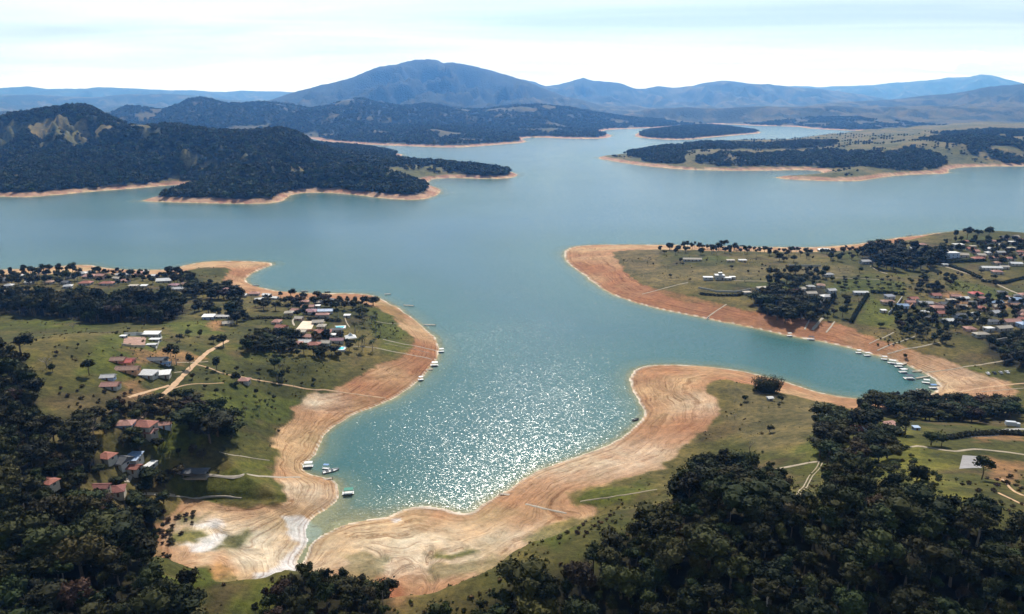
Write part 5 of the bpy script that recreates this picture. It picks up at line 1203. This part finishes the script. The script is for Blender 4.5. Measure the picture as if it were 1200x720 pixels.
car(1186, 500, -12, 'silver', 'pale delivery truck parked on the lane at the lower right', True)
# ------------------------------------------------------------------ trees one can tell apart
def cluster(kind, name, pts, spacing, n, h, label, group, wide=None, margin=2.0, front=9.0, hv=.25):
    for x, y in scatter(pts, spacing, n, margin=margin, front=front):
        hh_ = h * random.uniform(1 - hv, 1 + hv) * (.84 if kind is BROAD else 1)
        if kind is BROAD and wide is None: wide = 1.3
        if name == BT: WAIT.append((hh_ / math.hypot(x, y), kind, x, y, hh_, name, label, group, wide))
        else: plant_tree(kind, x, y, hh_, name, label, group, wide)
def lone(kind, name, px, py, h, label, wide=None, group=None):
    p = pick(px, py); plant_tree(kind, p.x, p.y, h, name, label, group, wide)
BT = 'broadleaf_tree'; WAIT = []
cluster(BROAD, BT, [(-20, 326), (40, 319), (95, 319), (100, 328), (92, 335), (30, 337), (-20, 338)], 5.5, 70, 11, 'dark tree around the villas at the left end of the far shore', 'trees at the left end of the far shore')
cluster(BROAD, BT, [(100, 320), (150, 321), (185, 323), (190, 333), (160, 336), (110, 334)], 6, 34, 9, 'dark tree between the red and grey villa roofs on the left shore', 'trees between the left shore villas')
cluster(BROAD, BT, [(178, 325), (200, 321), (222, 325), (234, 334), (222, 340), (205, 334)], 5.5, 30, 11, 'dark tree around the bright white hall on the left shore', 'trees around the white hall')
cluster(BROAD, BT, [(212, 338), (245, 336), (275, 340), (280, 350), (250, 354), (218, 350)], 5.5, 26, 12, 'dark tree in the short row behind the sandy spit', 'trees behind the sandy spit')
cluster(PINE, 'conical_tree', [(270, 352), (284, 352), (288, 375), (286, 385), (272, 382)], 6, 11, 15, 'tall dark tree in the upright column right of the barns', 'trees of the dark column by the barns', 1.5)
cluster(BROAD, BT, [(222, 360), (260, 362), (262, 374), (225, 374)], 10, 6, 10, 'dark tree behind the white roofed barn', 'trees behind the white roofed barn')
cluster(BROAD, BT, [(290, 352), (330, 352), (372, 352), (440, 358), (430, 372), (400, 375), (345, 372), (305, 366)], 6.5, 46, 9.5, 'dark garden tree in the upper part of the left village', 'garden trees of the upper left village')
cluster(BROAD, BT, [(300, 392), (345, 396), (405, 398), (412, 412), (395, 425), (340, 420), (305, 412)], 6.5, 44, 9.5, 'dark garden tree in the lower part of the left village', 'garden trees of the lower left village')
cluster(BROAD, BT, [(278, 404), (308, 402), (305, 414), (280, 413)], 6, 8, 10, 'dark tree in the clump at the left end of the lower village', 'clump left of the lower village')
cluster(PALM, 'palm_tree', [(425, 372), (440, 372), (448, 395), (440, 412), (420, 412), (415, 390)], 7, 15, 11, 'tall palm on the lawn between the left village and the point', 'palms on the left point', margin=1)
cluster(PALM, 'palm_tree', [(322, 432), (335, 428), (338, 442), (325, 446)], 6, 3, 9, 'palm in the pasture below the left village', 'palms below the left village')
cluster(PALM, 'palm_tree', [(282, 477), (305, 474), (308, 486), (285, 490)], 5, 8, 6, 'short palm in the small plantation near the left beach', 'palms of the small plantation')
cluster(BROAD, BT, [(222, 495), (240, 480), (268, 488), (282, 505), (270, 522), (240, 522), (225, 510)], 8, 14, 15, 'big dark tree in the round clump in the left meadow', 'round clump in the left meadow')
cluster(BROAD, BT, [(205, 470), (225, 468), (230, 485), (208, 490)], 7, 7, 10, 'dark tree between the dirt road and the round clump', 'trees right of the dirt road bend')
cluster(BROAD, BT, [(205, 530), (250, 532), (248, 543), (205, 540)], 6, 9, 8, 'dark tree in the low row above the pavilion', 'low row above the pavilion')
cluster(BROAD, BT, [(172, 556), (212, 558), (212, 570), (172, 568)], 6, 7, 7, 'dark tree in front of the narrow white awning roof', 'trees below the white awning')
cluster(BROAD, BT, [(100, 495), (140, 480), (200, 478), (200, 520), (185, 535), (130, 530), (100, 520)], 6, 34, 9, 'dark tree among the top houses of the red roofed hamlet', 'trees of the upper hamlet', margin=1.5, front=12)
cluster(BROAD, BT, [(60, 550), (120, 545), (190, 555), (205, 600), (160, 600), (100, 605), (50, 610)], 6, 42, 9, 'dark tree among the lower houses of the red roofed hamlet', 'trees of the lower hamlet', margin=1.5, front=12)
for a, b, h, lb, kd in [(105, 440, 9, 'upright dark tree alone left of the brown shacks', ROUND), (42, 470, 14, 'huge dark round tree at the edge of the left wood', BROAD), (25, 415, 13, 'dark tree at the top corner of the left wood', BROAD), (86, 388, 8, 'pale leafless tree in the upper left pasture', BARE), (55, 432, 8, 'pale leafless tree left of the upright dark tree', BARE), (201, 427, 13, 'left of the two tall pines by the dirt road', EUC), (207, 428, 14, 'right of the two tall pines by the dirt road', EUC), (223, 433, 10, 'dark tree on the left side of the dirt road', ROUND), (254, 434, 10, 'tall dark tree right of the dirt road', PINE), (262, 407, 9, 'dark tree at the upper end of the dirt road', BROAD),
        (234, 361, 9, 'flat topped tree standing alone in the field near the barns', ROUND), (278, 449, 8, 'round dark tree beside the lone pink roofed house', BROAD), (250, 402, 6, 'small dark tree right of the rubble yard field', BROAD), (62, 436, 5, 'small dark tree beside the left pasture shrubs', BROAD), (322, 433, 9, 'dark tree in the pasture left of the palm group', BROAD), (331, 446, 8, 'dark tree in the pasture beside the palm group', BROAD), (372, 351, 9, 'round dark tree on the beach above the left village', BROAD), (398, 357, 8, 'dark round tree near the beach end of the left village', BROAD), (341, 349, 10, 'dark round tree by the water at the left village corner', BROAD), (329, 351, 9, 'dark tree right of the white cottages near the bay', ROUND),
        (201, 508, 12, 'slender palm right of the biggest hamlet roof', PALM), (110, 512, 9, 'leafless brown tree on the slope left of the hamlet', BARE), (128, 340, 8, 'pale tree at the top of the left dark belt', BARE)]:
    lone(kd, 'palm_tree' if kd is PALM else 'bare_tree' if kd is BARE else BT, a, b, h, lb)
# right peninsula
cluster(BROAD, BT, [(772, 296), (800, 290), (850, 292), (900, 295), (905, 303), (860, 300), (800, 298), (778, 306)], 6.5, 40, 11, 'dark tree in the row behind the long pasture stable', 'row behind the pasture stable')
cluster(BROAD, BT, [(900, 297), (960, 296), (1015, 293), (1015, 305), (960, 308), (905, 308)], 6.5, 44, 10, 'dark tree along the far shore left of the pine wood', 'far shore trees of the right peninsula')
cluster(BROAD, BT, [(898, 322), (930, 322), (960, 318), (974, 322), (970, 335), (935, 345), (900, 345)], 6.5, 34, 12, 'dark tree in the rows above the dark grove', 'rows above the dark grove')
cluster(BROAD, BT, [(880, 355), (915, 345), (940, 350), (955, 362), (950, 378), (925, 381), (895, 370)], 6.5, 40, 14, 'big dark tree in the grove above the red bank', 'grove above the red bank')
cluster(BROAD, BT, [(955, 355), (975, 352), (995, 355), (992, 372), (970, 378), (957, 374)], 8, 10, 10, 'dark tree between the grey roofs and the tall hedge', 'trees left of the tall hedge')
cluster(PINE, 'pine_tree', [(1016, 296), (1050, 293), (1106, 298), (1108, 312), (1070, 318), (1024, 316)], 6, 60, 15, 'tall dark pine in the square wood on the right peninsula', 'pines of the square wood', 1.6)
cluster(BROAD, 'orchard_tree', [(970, 330), (1000, 326), (1050, 326), (1100, 330), (1090, 345), (1040, 341), (985, 340)], 9, 46, 4.5, 'small tree in the orchard rows above the long white roof', 'orchard trees')
cluster(BROAD, BT, [(1075, 325), (1110, 322), (1120, 335), (1105, 348), (1070, 346)], 6, 26, 9, 'brownish tree in the thicket right of the orchard', 'thicket right of the orchard')
cluster(BROAD, BT, [(1040, 360), (1110, 365), (1130, 385), (1110, 405), (1060, 395), (1040, 378)], 6.5, 44, 9, 'dark garden tree near the beach side of the right village', 'beach side trees of the right village')
cluster(PALM, 'palm_tree', [(1048, 380), (1090, 385), (1110, 395), (1100, 405), (1060, 395)], 8, 10, 9, 'palm at the beach side of the right village', 'palms of the right village')
cluster(BROAD, BT, [(1110, 355), (1200, 350), (1205, 378), (1160, 388), (1115, 385)], 6.5, 60, 9, 'dark garden tree in the middle of the right village', 'garden trees of the right village')
cluster(BROAD, BT, [(1155, 405), (1180, 398), (1215, 402), (1215, 435), (1180, 430), (1158, 420)], 7, 18, 12, 'big dark tree in the clump at the right edge above the beach', 'clump at the right edge')
cluster(BROAD, BT, [(1105, 285), (1140, 283), (1205, 280), (1210, 312), (1170, 312), (1130, 298), (1108, 300)], 7, 60, 10, 'dark tree among the hillside houses at the upper right', 'trees among the hillside houses')
for k, (a, b, h, lb) in enumerate([(1119, 282, 15, 'first skyline tree from the left on the right hilltop'), (1133, 281, 16, 'second skyline tree from the left on the right hilltop'), (1145, 281, 15, 'third skyline tree from the left on the right hilltop'), (1158, 281, 17, 'largest rightmost skyline tree of the hilltop group')]): lone(ROUND, BT, a, b, h, lb, 1.15)
for a, b, h, lb, kd in [(848, 292, 13, 'round topped tree rising above the far shore of the right peninsula', ROUND), (797, 308, 7, 'loose tree at the corner of the stable pasture', BROAD), (987, 372, 12, 'large dark tree left of the tall straight hedge', BROAD), (1007, 320, 8, 'dark tree below the grey house left of the pines', BROAD), (797, 326, 5, 'thin bare tree in the open right pasture', BARE), (1150, 562, 11, 'broad dark tree with a clear trunk on the red soil at lower right', ROUND), (1091, 522, 8, 'round dark tree beside the pale lane at lower right', BROAD), (1060, 510, 11, 'round dark tree right of the small pink building', BROAD), (1103, 523, 6, 'smaller round tree right of the lane corner', BROAD), (1074, 568, 9, 'dark tree alone in the lower right clearing', BROAD), (1060, 420, 4, 'low tree on the right beach slope', BROAD), (1113, 285, 8, 'pale tree left of the white hilltop house', BARE), (861, 474, 4, 'thin bare sapling on the middle meadow, upper one', BARE), (861, 491, 4, 'thin bare sapling on the middle meadow, lower one', BARE), (878, 530, 7, 'leafless tree at the lower corner of the middle meadow', BARE)]:
    lone(kd, 'bare_tree' if kd is BARE else BT, a, b, h, lb, 1.2 if kd is ROUND else None)
cluster(BROAD, BT, [(955, 498), (975, 490), (1000, 495), (1030, 508), (1050, 535), (1030, 545), (990, 560), (960, 548)], 5.6, 46, 11, 'dark tree in the wood around the dark red roofs below the inlet', 'wood around the dark red roofs', front=16)
cluster(BROAD, BT, [(1000, 480), (1045, 474), (1100, 474), (1180, 478), (1186, 492), (1120, 497), (1060, 490), (1010, 492)], 5.2, 64, 11, 'dark tree in the long row just below the inlet', 'long row below the inlet')
for pts, n_, where in [([(60, 385), (240, 384), (260, 400), (215, 440), (60, 450)], 12, 'the pasture around the shacks on the left'), ([(225, 432), (340, 430), (385, 450), (330, 470), (225, 465)], 14, 'the meadow right of the dirt road'), ([(215, 352), (340, 352), (300, 395), (270, 398)], 10, 'the fields between the barns and the left village'), ([(740, 312), (900, 312), (900, 325), (780, 335)], 8, 'the open pasture of the right peninsula'), ([(1000, 382), (1100, 385), (1150, 415), (1080, 405)], 9, 'the grass above the right beach'), ([(850, 455), (960, 475), (950, 525), (870, 515)], 5, 'the middle meadow by the bamboo'), ([(1110, 322), (1195, 345), (1195, 335), (1150, 318)], 8, 'the fields beside the upper road')]:
    cluster(BROAD, 'meadow_tree', pts, 7, n_, 4.6, 'small dark tree standing by itself in ' + where, 'small trees in ' + where, 1.1, hv=.4)
WAIT.sort(key=lambda q: -q[0]); NW = 300 - COUNT.get(BT, 0)
for q in WAIT[:NW]: plant_tree(*q[1:])
SMALL = [(q[2], q[3], gz(q[2], q[3]) - .1, q[4]) for q in WAIT[NW:]]
# bamboo
bp = pick(899, 459); rs = np.random.RandomState(5); bt = thing('bamboo_clump', 'dense bamboo clump standing alone on the middle sand spit', 'bamboo', (bp.x, bp.y, bp.z - .2))
n = 4200; u_ = rs.uniform(0, 6.28, n); rr = np.sqrt(rs.uniform(.1, 1, n)); hh = rs.uniform(0, 1, n) ** .8; jit = .6 * np.sin(u_ * 7) + .5 * np.sin(u_ * 13 + 1)
px_ = np.cos(u_) * rr * (8.6 + jit + 3.2 * hh); py_ = np.sin(u_) * rr * (5.0 + jit * .5 + 2 * hh); pz_ = .3 + hh * (10.2 + 1.4 * np.sin(u_ * 9 + rr * 6) - rr * 1.0)
link('foliage', leaves_mesh('foliage', np.stack([px_, py_, pz_], -1), np.stack([np.cos(u_), np.sin(u_), hh * 1.5], -1), .42, M_bamboo, rs, [ico((0, 0, 3.2), (7.4, 4.2, 4.6), rs, 2, .12)]), bt)
cul = MB()
for k in range(60):
    a = rs.uniform(0, 6.28); r = math.sqrt(rs.uniform(0, 1)); x, y = math.cos(a) * r * 6.5, math.sin(a) * r * 3.6; cul.tube((x, y, -.5), (x * 1.25, y * 1.25, rs.uniform(9, 12.4)), .07, .03, 4)
link('canes', cul.mesh('canes', M_bamboo), bt)
# bushes in the meadows
nb = 0
for pts, n, h, lb, kd in [([(60, 385), (230, 385), (240, 420), (60, 450)], 26, 1.6, 'low bush in the upper left pasture', BUSH), ([(60, 455), (170, 455), (150, 500), (70, 510)], 30, 2.2, 'dry bush on the brown slope left of the hamlet', BUSHDRY), ([(215, 430), (340, 440), (330, 480), (215, 470)], 26, 1.5, 'low bush in the left meadow right of the dirt road', BUSH),
      ([(1010, 545), (1060, 520), (1100, 560), (1120, 590), (1020, 570)], 34, 2.6, 'bush in the yellow clearing at the lower right', BUSH), ([(1120, 560), (1200, 560), (1200, 600), (1140, 600)], 16, 1.8, 'bush on the red soil at the lower right edge', BUSHDRY), ([(640, 640), (720, 625), (730, 600), (690, 612)], 14, 1.6, 'bush at the grassy edge of the lower right wood', BUSHDRY),
      ([(880, 312), (960, 312), (960, 322), (890, 330)], 16, 2.2, 'brown bush in the right pasture left of the dark rows', BUSHDRY), ([(1110, 325), (1180, 345), (1160, 352), (1110, 342)], 14, 1.6, 'bush in the yellow field below the upper road', BUSH), ([(190, 600), (240, 600), (200, 640), (180, 660)], 24, 2.4, 'dark bush beside the pale mud at the lower left', BUSHDRY), ([(1035, 393), (1065, 398), (1050, 408), (1025, 404)], 14, 1.8, 'low dark bush between the ramps on the right beach', BUSH)]:
    for x, y in scatter(pts, 3, n):
        s = h * random.uniform(.7, 1.4); o = link('bush', random.choice(kd), None, (x, y, gz(x, y) - .1), random.uniform(0, 6.28), (s * 1.3, s * 1.3, s)); tag(o, lb, 'bush', lb + 's'); nb += 1
# ------------------------------------------------------------------ woods near the camera: the largest 290 trees single, the rest as one canopy
spots = []
for pts, sp_, h in [(NEAR_WOODS[0], 3.5, 7), (NEAR_WOODS[1], 5.2, 11), (NEAR_WOODS[2], 3.2, 5.4), (NEAR_WOODS[3], 3.5, 7)]:
    S = scatter(pts, sp_, 5000, front=7)
    wmask = None
    for x, y in S: spots.append((x, y, h * random.choice([.45, .6, .8, 1, 1, 1.2, 1.45, 1.8]) * random.uniform(.85, 1.15), pts is NEAR_WOODS[1]))
Pc = [np.array([tuple(pick(*q))[:2] for q in pts]) for pts in CLEAR]
sx_ = np.array([s[0] for s in spots]); sy_ = np.array([s[1] for s in spots]); keep = np.ones(len(spots), bool)
for P in Pc: keep &= ~dist_fast(sx_, sy_, P)[1]
spots = [s for s, k in zip(spots, keep) if k]
def frame_size(s):
    x, y, h, g = s; z = gz(x, y); fy = y * cp - (z - CAM_H) * sp; fx = 600 + FPX * x / fy; fv = 360 - FPX * (y * sp + (z + h * .6 - CAM_H) * cp) / fy
    return h / fy if (-10 < fx < 1210 and fv < 725) else 0.0
def frame_px(x, y):
    z = gz(x, y); fy = y * cp - (z - CAM_H) * sp; return 600 + FPX * x / fy, 360 - FPX * (y * sp + (z - CAM_H) * cp) / fy
spots.sort(key=lambda s: -frame_size(s))
NSINGLE = 290
for s in spots[:NSINGLE]:
    x, y, h, g = s
    ff = frame_px(x, y)
    if x < 0 and not g: lb, gr = 'dark tree of the wood in the lower left corner,', 'trees of the lower left wood'
    elif x < 60 and not g: lb, gr = 'dark tree in the small thicket at the bottom centre', 'trees of the bottom thicket'
    elif g: lb, gr = 'dark tree in the long belt across the left pasture', 'trees of the left belt'
    else: lb, gr = 'dark tree of the wood in the lower right corner,', 'trees of the lower right wood'
    if not g and abs(x) > 0 and 'corner' in lb:
        where = 'along the bottom picture edge' if ff[1] > 690 else 'in its upper part' if ff[1] < 620 else 'in its middle'
        lb += ' ' + where; gr += ' ' + where
    plant_tree(WOODS_MIX, x, y, h, 'forest_tree', lb, gr, 1.1)

def canopy(name, pts, protos, label):
    """many far or hidden trees that read as one mass: one object, tree shapes set on points"""
    pts = np.asarray(pts, float); me = bpy.data.meshes.new(name); me.vertices.add(len(pts)); me.vertices.foreach_set('co', pts[:, :3].ravel()); attr(me, 'size', pts[:, 3]); attr(me, 'turn', np.random.RandomState(3).uniform(0, 6.28, len(pts)))
    o = link(name, me); o['kind'] = 'stuff'; o['label'] = label; o['category'] = 'wood'
    col_ = bpy.data.collections.new(name + '_shapes')
    for k, pm in enumerate(protos): col_.objects.link(bpy.data.objects.new('%s_shape' % name, pm))
    ng = bpy.data.node_groups.new(name, 'GeometryNodeTree'); ng.interface.new_socket('Geometry', in_out='INPUT', socket_type='NodeSocketGeometry'); ng.interface.new_socket('Geometry', in_out='OUTPUT', socket_type='NodeSocketGeometry')
    gi = ng.nodes.new('NodeGroupInput'); go = ng.nodes.new('NodeGroupOutput'); ci = ng.nodes.new('GeometryNodeCollectionInfo'); ci.inputs['Collection'].default_value = col_; ci.inputs['Separate Children'].default_value = True; ci.inputs['Reset Children'].default_value = True
    ip = ng.nodes.new('GeometryNodeInstanceOnPoints'); ip.inputs['Pick Instance'].default_value = True
    rv = ng.nodes.new('FunctionNodeRandomValue'); rv.data_type = 'INT'; rv.inputs[4].default_value = 0; rv.inputs[5].default_value = len(protos) - 1
    s1 = ng.nodes.new('GeometryNodeInputNamedAttribute'); s1.inputs['Name'].default_value = 'size'; s2 = ng.nodes.new('GeometryNodeInputNamedAttribute'); s2.inputs['Name'].default_value = 'turn'
    cx = ng.nodes.new('ShaderNodeCombineXYZ'); er = ng.nodes.new('FunctionNodeEulerToRotation'); L = ng.links
    L.new(s2.outputs[0], cx.inputs[2]); L.new(cx.outputs[0], er.inputs[0]); L.new(er.outputs[0], ip.inputs['Rotation']); L.new(s1.outputs[0], ip.inputs['Scale']); L.new(rv.outputs[2], ip.inputs['Instance Index'])
    L.new(gi.outputs[0], ip.inputs['Points']); L.new(ci.outputs[0], ip.inputs['Instance']); L.new(ip.outputs[0], go.inputs[0])
    md = o.modifiers.new('trees', 'NODES'); md.node_group = ng; return o
def joined(tm, cm, name):
    v = [tuple(q.co) for q in tm.vertices] + [tuple(q.co) for q in cm.vertices]; k = len(tm.vertices)
    f = [tuple(p.vertices) for p in tm.polygons] + [tuple(i + k for i in p.vertices) for p in cm.polygons]
    me = mesh_from(name, v, f); me.materials.append(tm.materials[0]); me.materials.append(cm.materials[0]); me.polygons.foreach_set('material_index', [0] * len(tm.polygons) + [1] * len(cm.polygons)); return me
protos = [joined(a, b, 'wood_tree') for a, b in WOODS_MIX]
rest = [(x, y, gz(x, y) - .1, h) for x, y, h, g in spots[NSINGLE:]] + SMALL
canopy('wood_canopy', rest, protos, 'continuous dark tree canopy of the woods around the near shores')
# rough grass tussocks and low scrub that nobody could count
TUFT = [crown('tussock', M_tuft, 500 + k, nl=2, ctr=(0, 0, .3), rad=(.4, .4, .12), lobe=.3, per=18, leaf=.16, sub=1) for k in range(4)]
sel = np.nonzero((LAND == 1) & (BEACHF < .3) & (WM < .4) & (dist < 950) & (np.abs(np.arctan2(XX, YY)) < math.radians(39)))[0]
rs = np.random.RandomState(17); jj = sel // NA; ar = (DI[jj + 1] - DI[jj]) * DI[jj] * (AZ[1] - AZ[0])
dens = np.clip(.004 + .05 * sstep(.05, .45, fbm(XX[sel], YY[sel], 45, 4, seed=51)) + .16 * sstep(.02, .5, WM[sel]) + .12 * SCRUB[sel] + .09 * (dist[sel] < 330) * sstep(.0, .3, fbm(XX[sel], YY[sel], 22, 3, seed=52)), 0, .3)
cnt = rs.poisson(ar * dens); rep = np.repeat(sel, cnt); tx = XX[rep] + rs.uniform(-1.5, 1.5, len(rep)); ty = YY[rep] + rs.uniform(-1.5, 1.5, len(rep))
th = rs.gamma(3, .17, len(rep)) + .2; print('tussocks', len(rep))
canopy('rough_grass', np.stack([tx, ty, ground_z(tx, ty) - .08, th * 1.3], -1), TUFT, 'rough grass tussocks and low scrub over the meadows')
# far woods on the peninsulas and the hills
FAR = [crown('far_tree', M_far, 400 + k, nl=3, ctr=(0, 0, .5), rad=(.34, .34, .22), lobe=.30, per=16, leaf=.15, sub=1) for k in range(4)]
def far_wood(name, codes, d0, d1, per_face, h, label, thr=.5):
    m_ = np.isin(LAND, codes) & (FORESTM > thr) & (BEA > 2) & (dist > d0) & (dist < d1) & (np.abs(np.arctan2(XX, YY)) < math.radians(40))
    idx = np.nonzero(m_)[0]; rs = np.random.RandomState(9)
    j = idx // NA; area = (DI[np.minimum(j + 1, ND - 1)] - DI[j]) * DI[j] * (AZ[1] - AZ[0])
    cnt = rs.poisson(area * per_face); rep = np.repeat(idx, cnt); jj = rep // NA
    d = dist[rep] + rs.uniform(-.5, .5, len(rep)) * (DI[np.minimum(jj + 1, ND - 1)] - DI[jj]); a = np.arctan2(XX[rep], YY[rep]) + rs.uniform(-.5, .5, len(rep)) * (AZ[1] - AZ[0])
    x, y = d * np.sin(a), d * np.cos(a); z = ground_z(x, y); ok = z > 3
    hs = h * rs.uniform(.6, 1.4, len(rep))
    print(name, ok.sum())
    canopy(name, np.stack([x, y, z - .5, hs], -1)[ok], FAR, label)
far_wood('far_forest', [2], 1400, 4200, 1 / 75., 13, 'dense dark forest covering the hilly left peninsula across the lake')
far_wood('far_grove', [3, 4], 1400, 7000, 1 / 110., 12, 'dark woods on the low peninsulas across the lake at right')
far_wood('foothill_forest', [5], 3500, 7600, 1 / 420., 17, 'blue hazed forest on the foothills below the mountain')
for code, n_, lab in ((3, 900, 'scattered trees and bushes on the far right pastures'), (2, 260, 'scattered trees on the clearings of the left peninsula')):
    m_ = np.nonzero((LAND == code) & (FORESTM < .3) & (BEA > 15) & (np.abs(np.arctan2(XX, YY)) < math.radians(38)) & (dist < 4500) & (fbm(XX, YY, 130, 3, seed=41) > .12))[0]
    q = np.random.RandomState(11).choice(m_, n_); canopy('scattered_trees', np.stack([XX[q], YY[q], ZZ[q] - .4, np.random.RandomState(12).uniform(4, 11, n_)], -1), FAR, lab)
print('COUNTS', COUNT, 'bushes', nb, 'spots', len(spots))
